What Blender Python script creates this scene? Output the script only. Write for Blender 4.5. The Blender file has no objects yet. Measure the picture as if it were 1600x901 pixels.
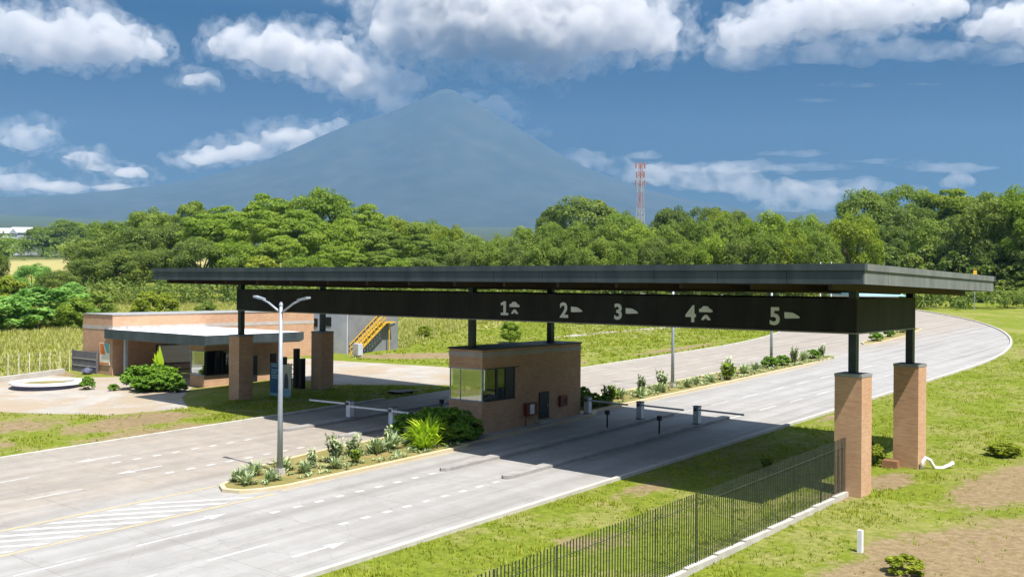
import bpy, bmesh, math, random
from mathutils import Vector, Matrix, noise

rnd = random.Random(7)
sc = bpy.context.scene
COL = sc.collection
R = math.radians

# ------------------------------------------------------------------ camera
CAM = Vector((15.958, -42.04, 8.75))
PSI, ROLL, FPX = R(-39.448), R(0.417), 1582.4
FW = Vector((math.sin(PSI), math.cos(PSI), 0))
RT = Vector((math.cos(PSI), -math.sin(PSI), 0))
UP = Vector((0, 0, 1))
cam = bpy.data.cameras.new('camera')
cam.sensor_fit = 'HORIZONTAL'; cam.sensor_width = 36.0
cam.lens = 36.0 * FPX / 1600.0
cam.shift_y = -8.5 / 1600.0
cam.clip_start = 0.5; cam.clip_end = 60000
camo = bpy.data.objects.new('camera', cam); COL.objects.link(camo)
cr = RT * math.cos(ROLL) + UP * math.sin(ROLL)
cu = UP * math.cos(ROLL) - RT * math.sin(ROLL)
cb = -FW
camo.matrix_world = Matrix(((cr.x, cu.x, cb.x, CAM.x), (cr.y, cu.y, cb.y, CAM.y), (cr.z, cu.z, cb.z, CAM.z), (0, 0, 0, 1)))
sc.camera = camo

# ------------------------------------------------------------------ sky, sun, exposure
SUN = Vector((0.51, -0.15, 1.0)).normalized()
w = bpy.data.worlds.new('World'); sc.world = w; w.use_nodes = True
nt = w.node_tree; bg = nt.nodes['Background']
sky = nt.nodes.new('ShaderNodeTexSky'); sky.sky_type = 'NISHITA'; sky.sun_disc = False
sky.sun_elevation = math.asin(SUN.z); sky.sun_rotation = math.atan2(SUN.x, SUN.y)
sky.altitude = 200; sky.air_density = 1.0; sky.dust_density = 0.2; sky.ozone_density = 2.5
sp = nt.nodes.new('ShaderNodeSeparateXYZ'); tc = nt.nodes.new('ShaderNodeTexCoord')
nt.links.new(tc.outputs['Generated'], sp.inputs[0])
rp_ = nt.nodes.new('ShaderNodeValToRGB'); nt.links.new(sp.outputs[2], rp_.inputs[0])   # deep blue low down, brightness added above the view to fill the shadows
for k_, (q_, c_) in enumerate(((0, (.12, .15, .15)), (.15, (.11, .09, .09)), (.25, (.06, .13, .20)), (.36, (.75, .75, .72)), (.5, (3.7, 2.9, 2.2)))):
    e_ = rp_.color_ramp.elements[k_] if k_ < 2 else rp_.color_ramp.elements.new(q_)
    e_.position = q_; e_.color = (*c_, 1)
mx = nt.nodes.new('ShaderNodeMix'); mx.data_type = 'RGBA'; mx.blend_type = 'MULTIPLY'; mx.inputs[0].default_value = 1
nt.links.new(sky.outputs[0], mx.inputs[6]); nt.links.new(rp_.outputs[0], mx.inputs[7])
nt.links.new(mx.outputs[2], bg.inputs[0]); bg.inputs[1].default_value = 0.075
sun = bpy.data.lights.new('sun', 'SUN'); sun.energy = 4.9; sun.angle = R(0.5); sun.color = (1.0, 0.975, 0.945)
suno = bpy.data.objects.new('sun', sun); COL.objects.link(suno)
suno.rotation_euler = SUN.to_track_quat('Z', 'Y').to_euler(); suno.location = (0, 0, 60)
vs = sc.view_settings
vs.view_transform = 'Standard'; vs.look = 'None'; vs.exposure = 0.78; vs.gamma = 1.0
vs.use_curve_mapping = False
sc.cycles.max_bounces = 8; sc.cycles.diffuse_bounces = 3; sc.cycles.glossy_bounces = 3
sc.cycles.transmission_bounces = 4; sc.cycles.transparent_max_bounces = 8; sc.cycles.volume_bounces = 6
sc.cycles.caustics_reflective = False; sc.cycles.caustics_refractive = False
sc.cycles.use_denoising = True
try: sc.cycles.denoiser = 'OPENIMAGEDENOISE'
except Exception: pass

# ------------------------------------------------------------------ terrain height, pixel rays
def zg(x, y):
    r = math.hypot(x - 16, y + 42)
    b = 165 * (max(0, r - 320) / 5700) ** 1.45
    k = 1.0 if r < 1000 else 1000 / r
    lin = -0.0145 * x + 0.03 * y
    return (lin if r < 1000 else lin * k + 0.028 * (r - 1000)) + b
def ray(u, v):
    a, b = u - 800, v - 441.99
    uu = a * math.cos(ROLL) + b * math.sin(ROLL); ww = -a * math.sin(ROLL) + b * math.cos(ROLL)
    return FW + RT * (uu / FPX) - UP * (ww / FPX)
def P(u, v, d): return CAM + ray(u, v) * d
def G(u, v, h=0.0):
    d = ray(u, v)
    t = (h - 0.0145 * CAM.x + 0.03 * CAM.y - CAM.z) / (d.z + 0.0145 * d.x - 0.03 * d.y)
    p = CAM + d * t
    return p

# ------------------------------------------------------------------ materials
def nodes(m):
    return m.node_tree.nodes, m.node_tree.links
def new_mat(name, col=(.5, .5, .5), rough=.7, metal=0.0, spec=.4):
    m = bpy.data.materials.new(name); m.use_nodes = True
    b = m.node_tree.nodes['Principled BSDF']
    b.inputs['Base Color'].default_value = (*col, 1); b.inputs['Roughness'].default_value = rough
    b.inputs['Metallic'].default_value = metal; b.inputs['Specular IOR Level'].default_value = spec
    return m
def coord(m, kind='Object'):
    n, l = nodes(m)
    if kind == 'World':
        g = n.new('ShaderNodeNewGeometry'); return g.outputs['Position']
    t = n.new('ShaderNodeTexCoord'); return t.outputs[kind]
def noise_node(m, vec, scale, detail=5, rough=.55, dist=0.0, stretch=None):
    n, l = nodes(m)
    if stretch:
        mp = n.new('ShaderNodeMapping'); mp.inputs['Scale'].default_value = stretch; l.new(vec, mp.inputs[0]); vec = mp.outputs[0]
    t = n.new('ShaderNodeTexNoise'); t.inputs['Scale'].default_value = scale; t.inputs['Detail'].default_value = detail
    t.inputs['Roughness'].default_value = rough; t.inputs['Distortion'].default_value = dist
    l.new(vec, t.inputs['Vector']); return t.outputs[0]
def ramp(m, fac, stops):
    n, l = nodes(m); r = n.new('ShaderNodeValToRGB'); e = r.color_ramp.elements
    while len(e) < len(stops): e.new(.5)
    for k, (p, c) in enumerate(stops):
        e[k].position = p; e[k].color = (*c, 1) if len(c) == 3 else c
    l.new(fac, r.inputs[0]); return r.outputs[0]
def mixc(m, fac, a, b, mode='MIX'):
    n, l = nodes(m); x = n.new('ShaderNodeMix'); x.data_type = 'RGBA'; x.blend_type = mode
    for s, v in ((x.inputs[0], fac), (x.inputs[6], a), (x.inputs[7], b)):
        if isinstance(v, (int, float)): s.default_value = v
        elif isinstance(v, tuple): s.default_value = (*v, 1)
        else: l.new(v, s)
    return x.outputs[2]
def mathn(m, op, a, b=None, clamp=False):
    n, l = nodes(m); x = n.new('ShaderNodeMath'); x.operation = op; x.use_clamp = clamp
    for s, v in ((x.inputs[0], a), (x.inputs[1], b)):
        if v is None: continue
        if isinstance(v, (int, float)): s.default_value = v
        else: l.new(v, s)
    return x.outputs[0]
def smooth(m, v, a, b):
    n, l = nodes(m); x = n.new('ShaderNodeMapRange'); x.interpolation_type = 'SMOOTHSTEP'
    x.inputs[1].default_value = a; x.inputs[2].default_value = b
    l.new(v, x.inputs[0]); return x.outputs[0]
def setc(m, c, sock='Base Color'): m.node_tree.links.new(c, m.node_tree.nodes['Principled BSDF'].inputs[sock])
def bump(m, h, s=.3, d=.02):
    n, l = nodes(m); b = n.new('ShaderNodeBump'); b.inputs['Strength'].default_value = s; b.inputs['Distance'].default_value = d
    l.new(h, b.inputs['Height']); l.new(b.outputs[0], n['Principled BSDF'].inputs['Normal'])

def worn(name, c1, c2, rough=.7, scale=1.5, metal=0, spec=.4, streak=False):
    m = new_mat(name, c1, rough, metal, spec); v = coord(m, 'World')
    f = noise_node(m, v, scale, 6, .6, stretch=(1, 1, .25) if streak else None)
    setc(m, ramp(m, f, [(.35, c1), (.65, c2)]))
    return m
def brick_mat(name, a, b, mortar, tint):
    m = new_mat(name, a, .85, 0, .2); n, l = nodes(m); v = coord(m, 'World')
    s = n.new('ShaderNodeSeparateXYZ'); l.new(v, s.inputs[0])
    c = n.new('ShaderNodeCombineXYZ'); l.new(mathn(m, 'ADD', s.outputs[0], s.outputs[1]), c.inputs[0]); l.new(s.outputs[2], c.inputs[1])
    t = n.new('ShaderNodeTexBrick'); l.new(c.outputs[0], t.inputs['Vector'])
    t.inputs['Color1'].default_value = (*a, 1); t.inputs['Color2'].default_value = (*b, 1); t.inputs['Mortar'].default_value = (*mortar, 1)
    t.inputs['Scale'].default_value = 1; t.inputs['Mortar Size'].default_value = .008; t.inputs['Brick Width'].default_value = .3
    t.inputs['Row Height'].default_value = .085; t.inputs['Mortar Smooth'].default_value = .3; t.inputs['Bias'].default_value = -.1
    f = noise_node(m, v, 1.1, 6, .6)
    col = mixc(m, mathn(m, 'MULTIPLY', smooth(m, f, .42, .7), .55), t.outputs[0], tint)
    f2 = noise_node(m, v, 2.0, 4, .6, stretch=(1, 1, 9))
    col = mixc(m, smooth(m, f2, .45, .72), col, mixc(m, .35, col, (.2, .115, .075)))
    setc(m, col); bump(m, t.outputs[1], -.5, .01)
    return m
M = {}
M['brick'] = brick_mat('red_brick', (.56, .335, .20), (.48, .275, .16), (.44, .31, .21), (.59, .39, .255))
M['brick_pale'] = brick_mat('peach_brick', (.50, .30, .185), (.43, .25, .155), (.40, .29, .2), (.54, .35, .23))
M['band'] = worn('grey_band', (.36, .33, .30), (.44, .40, .37), .8)
M['charcoal'] = worn('charcoal_cladding', (.010, .011, .011), (.024, .025, .023), .6, 1.2, 0, .22, True)
M['fascia'] = worn('slate_fascia', (.030, .045, .053), (.060, .079, .085), .55, 1.5, 0, .4, True)
M['fascia_light'] = worn('grey_fascia', (.12, .135, .13), (.19, .2, .19), .6, 1.3, 0, .35, True)
M['steel'] = worn('dark_steel', (.022, .034, .036), (.035, .05, .05), .45, 2, .3)
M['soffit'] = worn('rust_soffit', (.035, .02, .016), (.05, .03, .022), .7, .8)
M['letter'] = worn('pale_grey_letter', (.70, .78, .86), (.78, .85, .92), .5)
M['galv'] = worn('galvanised_steel', (.33, .37, .42), (.40, .44, .49), .45, 3, .3)
M['white'] = worn('white_paint', (.72, .73, .74), (.80, .81, .82), .5, 2)
M['whiteroof'] = worn('white_roof_sheet', (.74, .76, .78), (.82, .83, .84), .6, .5)
M['cap'] = worn('concrete_cap', (.23, .24, .24), (.3, .31, .3), .8)
M['black'] = worn('black_metal', (.008, .009, .010), (.014, .015, .017), .5, 2)
M['redbox'] = worn('red_enamel', (.16, .02, .015), (.22, .03, .02), .4)
M['greywall'] = worn('grey_wall', (.15, .16, .17), (.19, .2, .205), .85, .9)
M['lilacwall'] = worn('pale_grey_wall', (.38, .40, .45), (.46, .48, .52), .85, .9)
M['gategrey'] = worn('grey_gate_sheet', (.10, .10, .115), (.14, .135, .15), .6, 1)
M['yellow'] = worn('yellow_paint', (.55, .33, .02), (.62, .4, .05), .5, 2)
M['orange'] = worn('orange_print', (.6, .14, .02), (.65, .2, .04), .6)
M['teal'] = worn('teal_print', (.10, .34, .32), (.14, .4, .37), .6)
M['blue'] = worn('blue_print', (.012, .10, .22), (.02, .15, .29), .45)
M['lightblue'] = worn('pale_blue_print', (.22, .42, .52), (.3, .5, .6), .5)
M['cream'] = worn('cream_print', (.62, .60, .48), (.7, .68, .58), .5)
M['navy'] = worn('navy_bag_and_bench_shade', (.06, .065, .12), (.09, .095, .16), .6)  # colour of the sack, also the painted shade below the bench seat
M['redwhite_r'] = worn('hazed_red_tower_paint', (.36, .17, .15), (.42, .21, .19), .6)  # red paled and greyed: distance haze put into the paint colour
M['kerbc'] = worn('kerb_concrete', (.38, .36, .32), (.47, .45, .41), .85, 1.5)
M['divider'] = worn('darker_kerb_concrete', (.24, .23, .215), (.33, .318, .30), .85, 1.5)  # kerb concrete in a darker tone for the lane dividers
M['kerby'] = worn('faded_yellow_kerb', (.48, .39, .21), (.5, .44, .32), .85, 1.2)
def paint_mat(name, bare, worn_, fresh):
    m = new_mat(name, fresh, .8, 0, .2); v = coord(m, 'World')
    a = noise_node(m, v, 5.5, 7, .7); b_ = noise_node(m, v, .5, 5, .6)
    f = mathn(m, 'ADD', mathn(m, 'MULTIPLY', a, .7), mathn(m, 'MULTIPLY', b_, .5))
    setc(m, ramp(m, f, [(.46, bare), (.57, worn_), (.74, fresh)])); return m
M['paint'] = paint_mat('worn_road_paint', (.33, .323, .31), (.40, .393, .38), (.50, .495, .48))
M['painty'] = paint_mat('faded_yellow_paint', (.30, .275, .23), (.38, .325, .22), (.46, .37, .2))
M['pipe'] = worn('white_pvc', (.7, .7, .68), (.78, .78, .76), .35)
M['wood'] = worn('brown_board', (.17, .08, .035), (.24, .12, .06), .8)
M['bark'] = worn('bark', (.09, .065, .045), (.17, .135, .10), .9, 4)
M['soilbed'] = worn('bed_soil', (.15, .145, .035), (.24, .19, .07), .95, 1.2)
M['fencedark'] = worn('dark_green_fence', (.036, .05, .04), (.052, .066, .054), .5, 2)

def glass_mat(name, tint, gl, rough=.02):
    m = bpy.data.materials.new(name); m.use_nodes = True; n, l = nodes(m); n.clear()
    o = n.new('ShaderNodeOutputMaterial'); t = n.new('ShaderNodeBsdfTransparent'); t.inputs[0].default_value = (*tint, 1)
    g = n.new('ShaderNodeBsdfGlossy'); g.inputs['Roughness'].default_value = rough; g.inputs[0].default_value = (.95, .97, .95, 1)
    x = n.new('ShaderNodeMixShader'); x.inputs[0].default_value = gl
    l.new(t.outputs[0], x.inputs[1]); l.new(g.outputs[0], x.inputs[2]); l.new(x.outputs[0], o.inputs[0])
    return m
M['glass'] = glass_mat('window_glass', (.75, .82, .78), .06)
M['mirror'] = glass_mat('reflective_glass', (.75, .8, .76), .38, .05)

def road_mat(name):
    m = new_mat(name, (.3, .3, .3), .85, 0, .25); n, l = nodes(m); v = coord(m, 'World')
    s = n.new('ShaderNodeSeparateXYZ'); l.new(v, s.inputs[0])
    big = noise_node(m, v, .12, 6, .6); med = noise_node(m, v, .9, 7, .65); fine = noise_node(m, v, 14, 4, .6)
    grey = ramp(m, med, [(.25, (.29, .283, .268)), (.5, (.335, .327, .312)), (.75, (.385, .376, .36))])
    tan = ramp(m, med, [(.25, (.265, .228, .185)), (.5, (.32, .28, .232)), (.75, (.37, .33, .28))])
    # mud dust carried over the entry carriageway and around the median
    xw = mathn(m, 'ADD', s.outputs[0], mathn(m, 'MULTIPLY', mathn(m, 'SUBTRACT', big, .5), 12))
    side = smooth(m, xw, -19.0, -24.5)
    dust = mathn(m, 'MULTIPLY', side, mathn(m, 'ADD', .55, mathn(m, 'MULTIPLY', noise_node(m, v, .35, 5, .6, stretch=(1, .18, 1)), .8)), True)
    c = mixc(m, dust, grey, tan)
    # wheel tracks: long dark and light streaks along the lanes
    st = noise_node(m, v, 1.0, 5, .6, stretch=(1.1, .035, 1))
    c = mixc(m, mathn(m, 'MULTIPLY', smooth(m, st, .47, .70), .45), c, (.18, .167, .15))
    c = mixc(m, mathn(m, 'MULTIPLY', smooth(m, st, .42, .25), .4), c, (.41, .4, .385))
    oil = noise_node(m, v, .8, 5, .7, .5)
    c = mixc(m, mathn(m, 'MULTIPLY', smooth(m, oil, .68, .78), .5), c, (.13, .115, .10))
    trk = n.new('ShaderNodeTexWave'); trk.wave_type = 'BANDS'; trk.bands_direction = 'X'; trk.inputs['Scale'].default_value = .19; trk.inputs['Distortion'].default_value = 1.2; trk.inputs['Detail'].default_value = 3; trk.inputs['Detail Scale'].default_value = .35
    l.new(v, trk.inputs['Vector']); c = mixc(m, mathn(m, 'MULTIPLY', smooth(m, trk.outputs[1], .55, .95), .16), c, (.17, .155, .14))
    pat = n.new('ShaderNodeTexVoronoi'); pat.inputs['Scale'].default_value = .23; l.new(v, pat.inputs['Vector'])
    ps = n.new('ShaderNodeSeparateColor'); l.new(pat.outputs['Color'], ps.inputs[0]); c = mixc(m, mathn(m, 'MULTIPLY', ps.outputs[0], .16), c, (.2, .19, .175))
    crk = n.new('ShaderNodeTexVoronoi'); crk.feature = 'DISTANCE_TO_EDGE'; crk.inputs['Scale'].default_value = .33
    wv = n.new('ShaderNodeMix'); wv.data_type = 'VECTOR'; wv.inputs[0].default_value = .12; l.new(v, wv.inputs[4])
    nz = n.new('ShaderNodeTexNoise'); nz.inputs['Scale'].default_value = .8; nz.inputs['Detail'].default_value = 5; l.new(v, nz.inputs['Vector'])
    sc3 = n.new('ShaderNodeVectorMath'); sc3.operation = 'SCALE'; sc3.inputs['Scale'].default_value = 14; l.new(nz.outputs[1], sc3.inputs[0]); ad3 = n.new('ShaderNodeVectorMath'); ad3.operation = 'ADD'; l.new(v, ad3.inputs[0]); l.new(sc3.outputs[0], ad3.inputs[1]); l.new(ad3.outputs[0], wv.inputs[5])
    l.new(wv.outputs[1], crk.inputs['Vector']); c = mixc(m, mathn(m, 'MULTIPLY', smooth(m, crk.outputs[0], .010, .003), .22), c, (.13, .12, .11))
    # slab joints
    bt = n.new('ShaderNodeTexBrick'); bt.offset = 0; bt.inputs['Scale'].default_value = 1; bt.inputs['Brick Width'].default_value = 3.3
    bt.inputs['Row Height'].default_value = 4.4; bt.inputs['Mortar Size'].default_value = .028; bt.inputs['Mortar Smooth'].default_value = .4
    bt.inputs['Color1'].default_value = (1, 1, 1, 1); bt.inputs['Color2'].default_value = (.9, .9, .9, 1); bt.inputs['Mortar'].default_value = (.62, .6, .57, 1)
    l.new(v, bt.inputs['Vector'])
    c = mixc(m, .55, c, bt.outputs[0], 'MULTIPLY')
    c = mixc(m, mathn(m, 'MULTIPLY', fine, .25), c, (.2, .19, .18))
    setc(m, c); bump(m, fine, .12, .01)
    return m
M['road'] = road_mat('road_concrete')
def dusty(name, a, b_, dust):
    m = new_mat(name, a, .9, 0, .2); v = coord(m, 'World')
    c = ramp(m, noise_node(m, v, .6, 6, .6), [(.3, a), (.7, b_)])
    f = mathn(m, 'ADD', mathn(m, 'MULTIPLY', noise_node(m, v, .22, 6, .65, .6), .7), mathn(m, 'MULTIPLY', noise_node(m, v, 2.5, 5, .7), .35))
    c = mixc(m, mathn(m, 'MULTIPLY', smooth(m, f, .46, .60), .8), c, dust)
    setc(m, c); return m
M['plaza'] = dusty('plaza_concrete', (.29, .265, .23), (.38, .355, .32), (.31, .245, .165))
M['plaza_plain'] = worn('plaza_concrete', (.27, .245, .215), (.36, .335, .3), .9, .5)
M['shadeconc'] = worn('median_concrete', (.29, .28, .27), (.36, .35, .34), .9, .9)

def ground_mat():
    m = new_mat('meadow_ground', (.1, .1, .05), .95, 0, .1); n, l = nodes(m); v = coord(m, 'World')
    at = n.new('ShaderNodeVertexColor'); at.layer_name = 'cover'
    s = n.new('ShaderNodeSeparateColor'); l.new(at.outputs[0], s.inputs[0])
    big = noise_node(m, v, .1, 5, .6); med = noise_node(m, v, .55, 7, .65); fine = noise_node(m, v, 3.5, 6, .7); vf = noise_node(m, v, 22, 3, .6)
    lush = ramp(m, fine, [(.28, (.085, .118, .010)), (.5, (.148, .186, .018)), (.72, (.215, .243, .03))])
    oliv = ramp(m, fine, [(.28, (.13, .145, .035)), (.5, (.21, .215, .055)), (.72, (.29, .275, .09))])
    dry = ramp(m, med, [(.25, (.2, .2, .06)), (.5, (.32, .285, .11)), (.75, (.42, .36, .17))])
    soil = ramp(m, fine, [(.25, (.15, .105, .055)), (.5, (.235, .17, .10)), (.75, (.33, .25, .16))])
    mix1 = smooth(m, mathn(m, 'ADD', med, mathn(m, 'MULTIPLY', mathn(m, 'SUBTRACT', big, .5), .9)), .44, .62)
    c = mixc(m, mix1, lush, oliv)
    dn = mathn(m, 'ADD', s.outputs[1], mathn(m, 'MULTIPLY', mathn(m, 'SUBTRACT', med, .5), .9))
    c = mixc(m, smooth(m, dn, .4, .62), c, dry)
    sn = mathn(m, 'ADD', s.outputs[0], mathn(m, 'MULTIPLY', mathn(m, 'SUBTRACT', mathn(m, 'MULTIPLY', mathn(m, 'ADD', med, fine), .5), .5), 1.7))
    c = mixc(m, mathn(m, 'MULTIPLY', smooth(m, sn, .34, .66), .92), c, soil)
    wet = noise_node(m, v, .28, 6, .65, .6); c = mixc(m, mathn(m, 'MULTIPLY', smooth(m, wet, .55, .72), .55), c, mixc(m, .55, c, (.16, .12, .06)))
    bare = noise_node(m, v, 1.3, 6, .7, .8); c = mixc(m, mathn(m, 'MULTIPLY', smooth(m, bare, .64, .74), .6), c, soil)
    fl = mixc(m, .35, c, (.6, .6, .6), 'MULTIPLY')
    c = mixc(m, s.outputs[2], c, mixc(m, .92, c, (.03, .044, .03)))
    c = mixc(m, mathn(m, 'MULTIPLY', smooth(m, vf, .5, .72), .4), c, fl)
    setc(m, c); bump(m, mathn(m, 'ADD', fine, mathn(m, 'MULTIPLY', vf, .4)), .7, .12)
    return m
M['ground'] = ground_mat()

def leaf_mat(name, dark, mid, light, transl=.46):
    m = bpy.data.materials.new(name); m.use_nodes = True; n, l = nodes(m); n.clear()
    at = n.new('ShaderNodeVertexColor'); at.layer_name = 'tint'
    s = n.new('ShaderNodeSeparateColor'); l.new(at.outputs[0], s.inputs[0])
    oi = n.new('ShaderNodeObjectInfo')
    f = mathn(m, 'ADD', mathn(m, 'MULTIPLY', s.outputs[0], .8), mathn(m, 'MULTIPLY', oi.outputs['Random'], .25))
    c = ramp(m, f, [(.1, dark), (.5, mid), (.95, light)])
    o = n.new('ShaderNodeOutputMaterial'); d = n.new('ShaderNodeBsdfDiffuse'); t = n.new('ShaderNodeBsdfTranslucent')
    g = n.new('ShaderNodeBsdfGlossy'); g.inputs['Roughness'].default_value = .45; g.inputs[0].default_value = (.5, .5, .5, 1)
    x = n.new('ShaderNodeMixShader'); x.inputs[0].default_value = transl; y = n.new('ShaderNodeMixShader'); y.inputs[0].default_value = .015
    l.new(c, d.inputs[0]); l.new(mixc(m, .5, c, (1.0, 1.15, .35), 'MULTIPLY'), t.inputs[0])
    l.new(d.outputs[0], x.inputs[1]); l.new(t.outputs[0], x.inputs[2]); l.new(x.outputs[0], y.inputs[1]); l.new(g.outputs[0], y.inputs[2]); l.new(y.outputs[0], o.inputs[0])
    return m
L = {
 'bright': leaf_mat('bright_leaves', (0.130, 0.194, 0.031), (0.218, 0.323, 0.038), (0.377, 0.458, 0.072)),
 'dark': leaf_mat('dark_leaves', (0.091, 0.139, 0.038), (0.154, 0.219, 0.048), (0.290, 0.347, 0.070)),
 'olive': leaf_mat('olive_leaves', (0.105, 0.170, 0.029), (0.183, 0.260, 0.041), (0.312, 0.389, 0.077)),
 'yellow': leaf_mat('yellow_green_leaves', (0.126, 0.194, 0.021), (0.236, 0.306, 0.032), (0.380, 0.419, 0.060)),
 'blue': leaf_mat('blue_green_leaves', (0.131, 0.268, 0.067), (0.220, 0.404, 0.094), (0.382, 0.590, 0.152)),
 'silver': leaf_mat('silver_leaves', (0.158, 0.218, 0.112), (0.293, 0.373, 0.186), (0.540, 0.612, 0.335), .15),
 'lime': leaf_mat('lime_leaves', (0.196, 0.328, 0.017), (0.372, 0.529, 0.028), (0.627, 0.765, 0.068), .45),
 'grass': leaf_mat('grass_blades', (0.124, 0.173, 0.013), (0.230, 0.287, 0.025), (0.395, 0.417, 0.053), .4),
 'dry': leaf_mat('dry_grass_blades', (.38, .40, .11), (.45, .455, .14), (.53, .50, .2), .55),
 'shade': leaf_mat('glossy_dark_leaves', (0.080, 0.170, 0.020), (0.132, 0.261, 0.024), (0.238, 0.389, 0.049), .3),
}

# ------------------------------------------------------------------ mesh helpers
class MB:
    def __init__(s): s.v = []; s.f = []; s.t = []; s.tint = 0.5
    def poly(s, pts):
        k = len(s.v); s.v += [tuple(p) for p in pts]; s.f.append(tuple(range(k, k + len(pts)))); s.t.append(s.tint); return s
    def hexa(s, p):
        k = len(s.v); s.v += [tuple(q) for q in p]
        for q in ((0, 3, 2, 1), (4, 5, 6, 7), (0, 1, 5, 4), (1, 2, 6, 5), (2, 3, 7, 6), (3, 0, 4, 7)):
            s.f.append(tuple(k + i for i in q)); s.t.append(s.tint)
        return s
    def box(s, x0, x1, y0, y1, z0, z1):
        return s.hexa([(x0, y0, z0), (x1, y0, z0), (x1, y1, z0), (x0, y1, z0), (x0, y0, z1), (x1, y0, z1), (x1, y1, z1), (x0, y1, z1)])
    def bar(s, a, b, wx, wz):
        a = Vector(a); b = Vector(b); d = (b - a).normalized()
        sd = d.cross(UP); sd = sd.normalized() if sd.length > 1e-4 else Vector((1, 0, 0)); u = sd.cross(d)
        sd *= wx / 2; u *= wz / 2
        return s.hexa([a - sd - u, a + sd - u, b + sd - u, b - sd - u, a - sd + u, a + sd + u, b + sd + u, b - sd + u])
    def tube(s, pts, rads, n=8, cap=True):
        pts = [Vector(p) for p in pts]; k0 = len(s.v); u = None
        for i, p in enumerate(pts):
            d = (pts[min(i + 1, len(pts) - 1)] - pts[max(i - 1, 0)]).normalized()
            if u is None: u = d.orthogonal().normalized()
            else: u = (u - d * u.dot(d)).normalized()
            q = d.cross(u)
            for j in range(n):
                a = 2 * math.pi * j / n
                s.v.append(tuple(p + (u * math.cos(a) + q * math.sin(a)) * rads[i]))
        for i in range(len(pts) - 1):
            for j in range(n):
                a = k0 + i * n + j; b = k0 + i * n + (j + 1) % n
                s.f.append((a, b, b + n, a + n)); s.t.append(s.tint)
        if cap:
            s.f.append(tuple(range(k0 + n - 1, k0 - 1, -1))); s.t.append(s.tint)
            e = k0 + (len(pts) - 1) * n; s.f.append(tuple(range(e, e + n))); s.t.append(s.tint)
        return s
    def prism(s, pts, z0, z1):
        n = len(pts); k = len(s.v)
        s.v += [(x, y, z0 if not callable(z0) else z0(x, y)) for x, y in pts] + [(x, y, z1 if not callable(z1) else z1(x, y)) for x, y in pts]
        s.f.append(tuple(range(k + n - 1, k - 1, -1))); s.f.append(tuple(range(k + n, k + 2 * n))); s.t += [s.tint] * 2
        for i in range(n):
            j = (i + 1) % n; s.f.append((k + i, k + j, k + n + j, k + n + i)); s.t.append(s.tint)
        return s
    def blade(s, p, d, L_, w_, droop=.3, tilt=None):
        p = Vector(p); d = Vector(d).normalized(); sd = d.cross(UP)
        sd = (sd.normalized() if sd.length > 1e-3 else Vector((1, 0, 0)))
        if tilt: sd = (sd + tilt).normalized()
        m = p + d * L_ * .55; e = p + d * L_ - UP * L_ * droop
        s.poly([p - sd * w_ * .35, p + sd * w_ * .35, m + sd * w_ * .5, m - sd * w_ * .5])
        return s.poly([m - sd * w_ * .5, m + sd * w_ * .5, e])
    def build(s, name, m, parent=None, smooth_=False, tint=False):
        o3 = Vector(parent.matrix_world.translation) if parent else Vector((0, 0, 0))
        if parent and parent.parent: o3 = Vector(ORG[parent.name])
        elif parent: o3 = Vector(ORG[parent.name])
        me = bpy.data.meshes.new(name); vv = [(a - o3.x, b - o3.y, c - o3.z) for a, b, c in s.v]
        me.from_pydata(vv, [], s.f); me.materials.append(m)
        if tint:
            at = me.color_attributes.new('tint', 'FLOAT_COLOR', 'CORNER'); buf = []
            for f, t in zip(s.f, s.t): buf += [t, t, t, 1] * len(f)
            at.data.foreach_set('color', buf)
        if smooth_: me.polygons.foreach_set('use_smooth', [True] * len(me.polygons))
        me.update()
        o = bpy.data.objects.new(name, me); COL.objects.link(o)
        if parent: o.parent = parent
        ORG[o.name] = tuple(o3) if parent else (0, 0, 0)
        return o
ORG = {}
def tag(o, label=None, cat=None, group=None, kind=None):
    if label: o['label'] = label
    if cat: o['category'] = cat
    if group: o['group'] = group
    if kind: o['kind'] = kind
    return o
def thing(name, label, cat, loc=(0, 0, 0), group=None):
    o = bpy.data.objects.new(name, None); COL.objects.link(o); o.location = loc; o.empty_display_size = .3
    ORG[o.name] = tuple(loc); return tag(o, label, cat, group)
def struct(o, label=None): o['kind'] = 'structure'; return o
def dup(root, loc, rz=0, scale=(1, 1, 1), label=None, group=None, mats=None):
    r = root.copy(); COL.objects.link(r); r.location = loc; r.rotation_euler = (0, 0, rz); r.scale = scale
    if label: r['label'] = label
    if group: r['group'] = group
    for ch in list(root.children):
        c = ch.copy(); COL.objects.link(c); c.parent = r
        for g2 in ch.children:
            d = g2.copy(); COL.objects.link(d); d.parent = c
    return r

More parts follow.
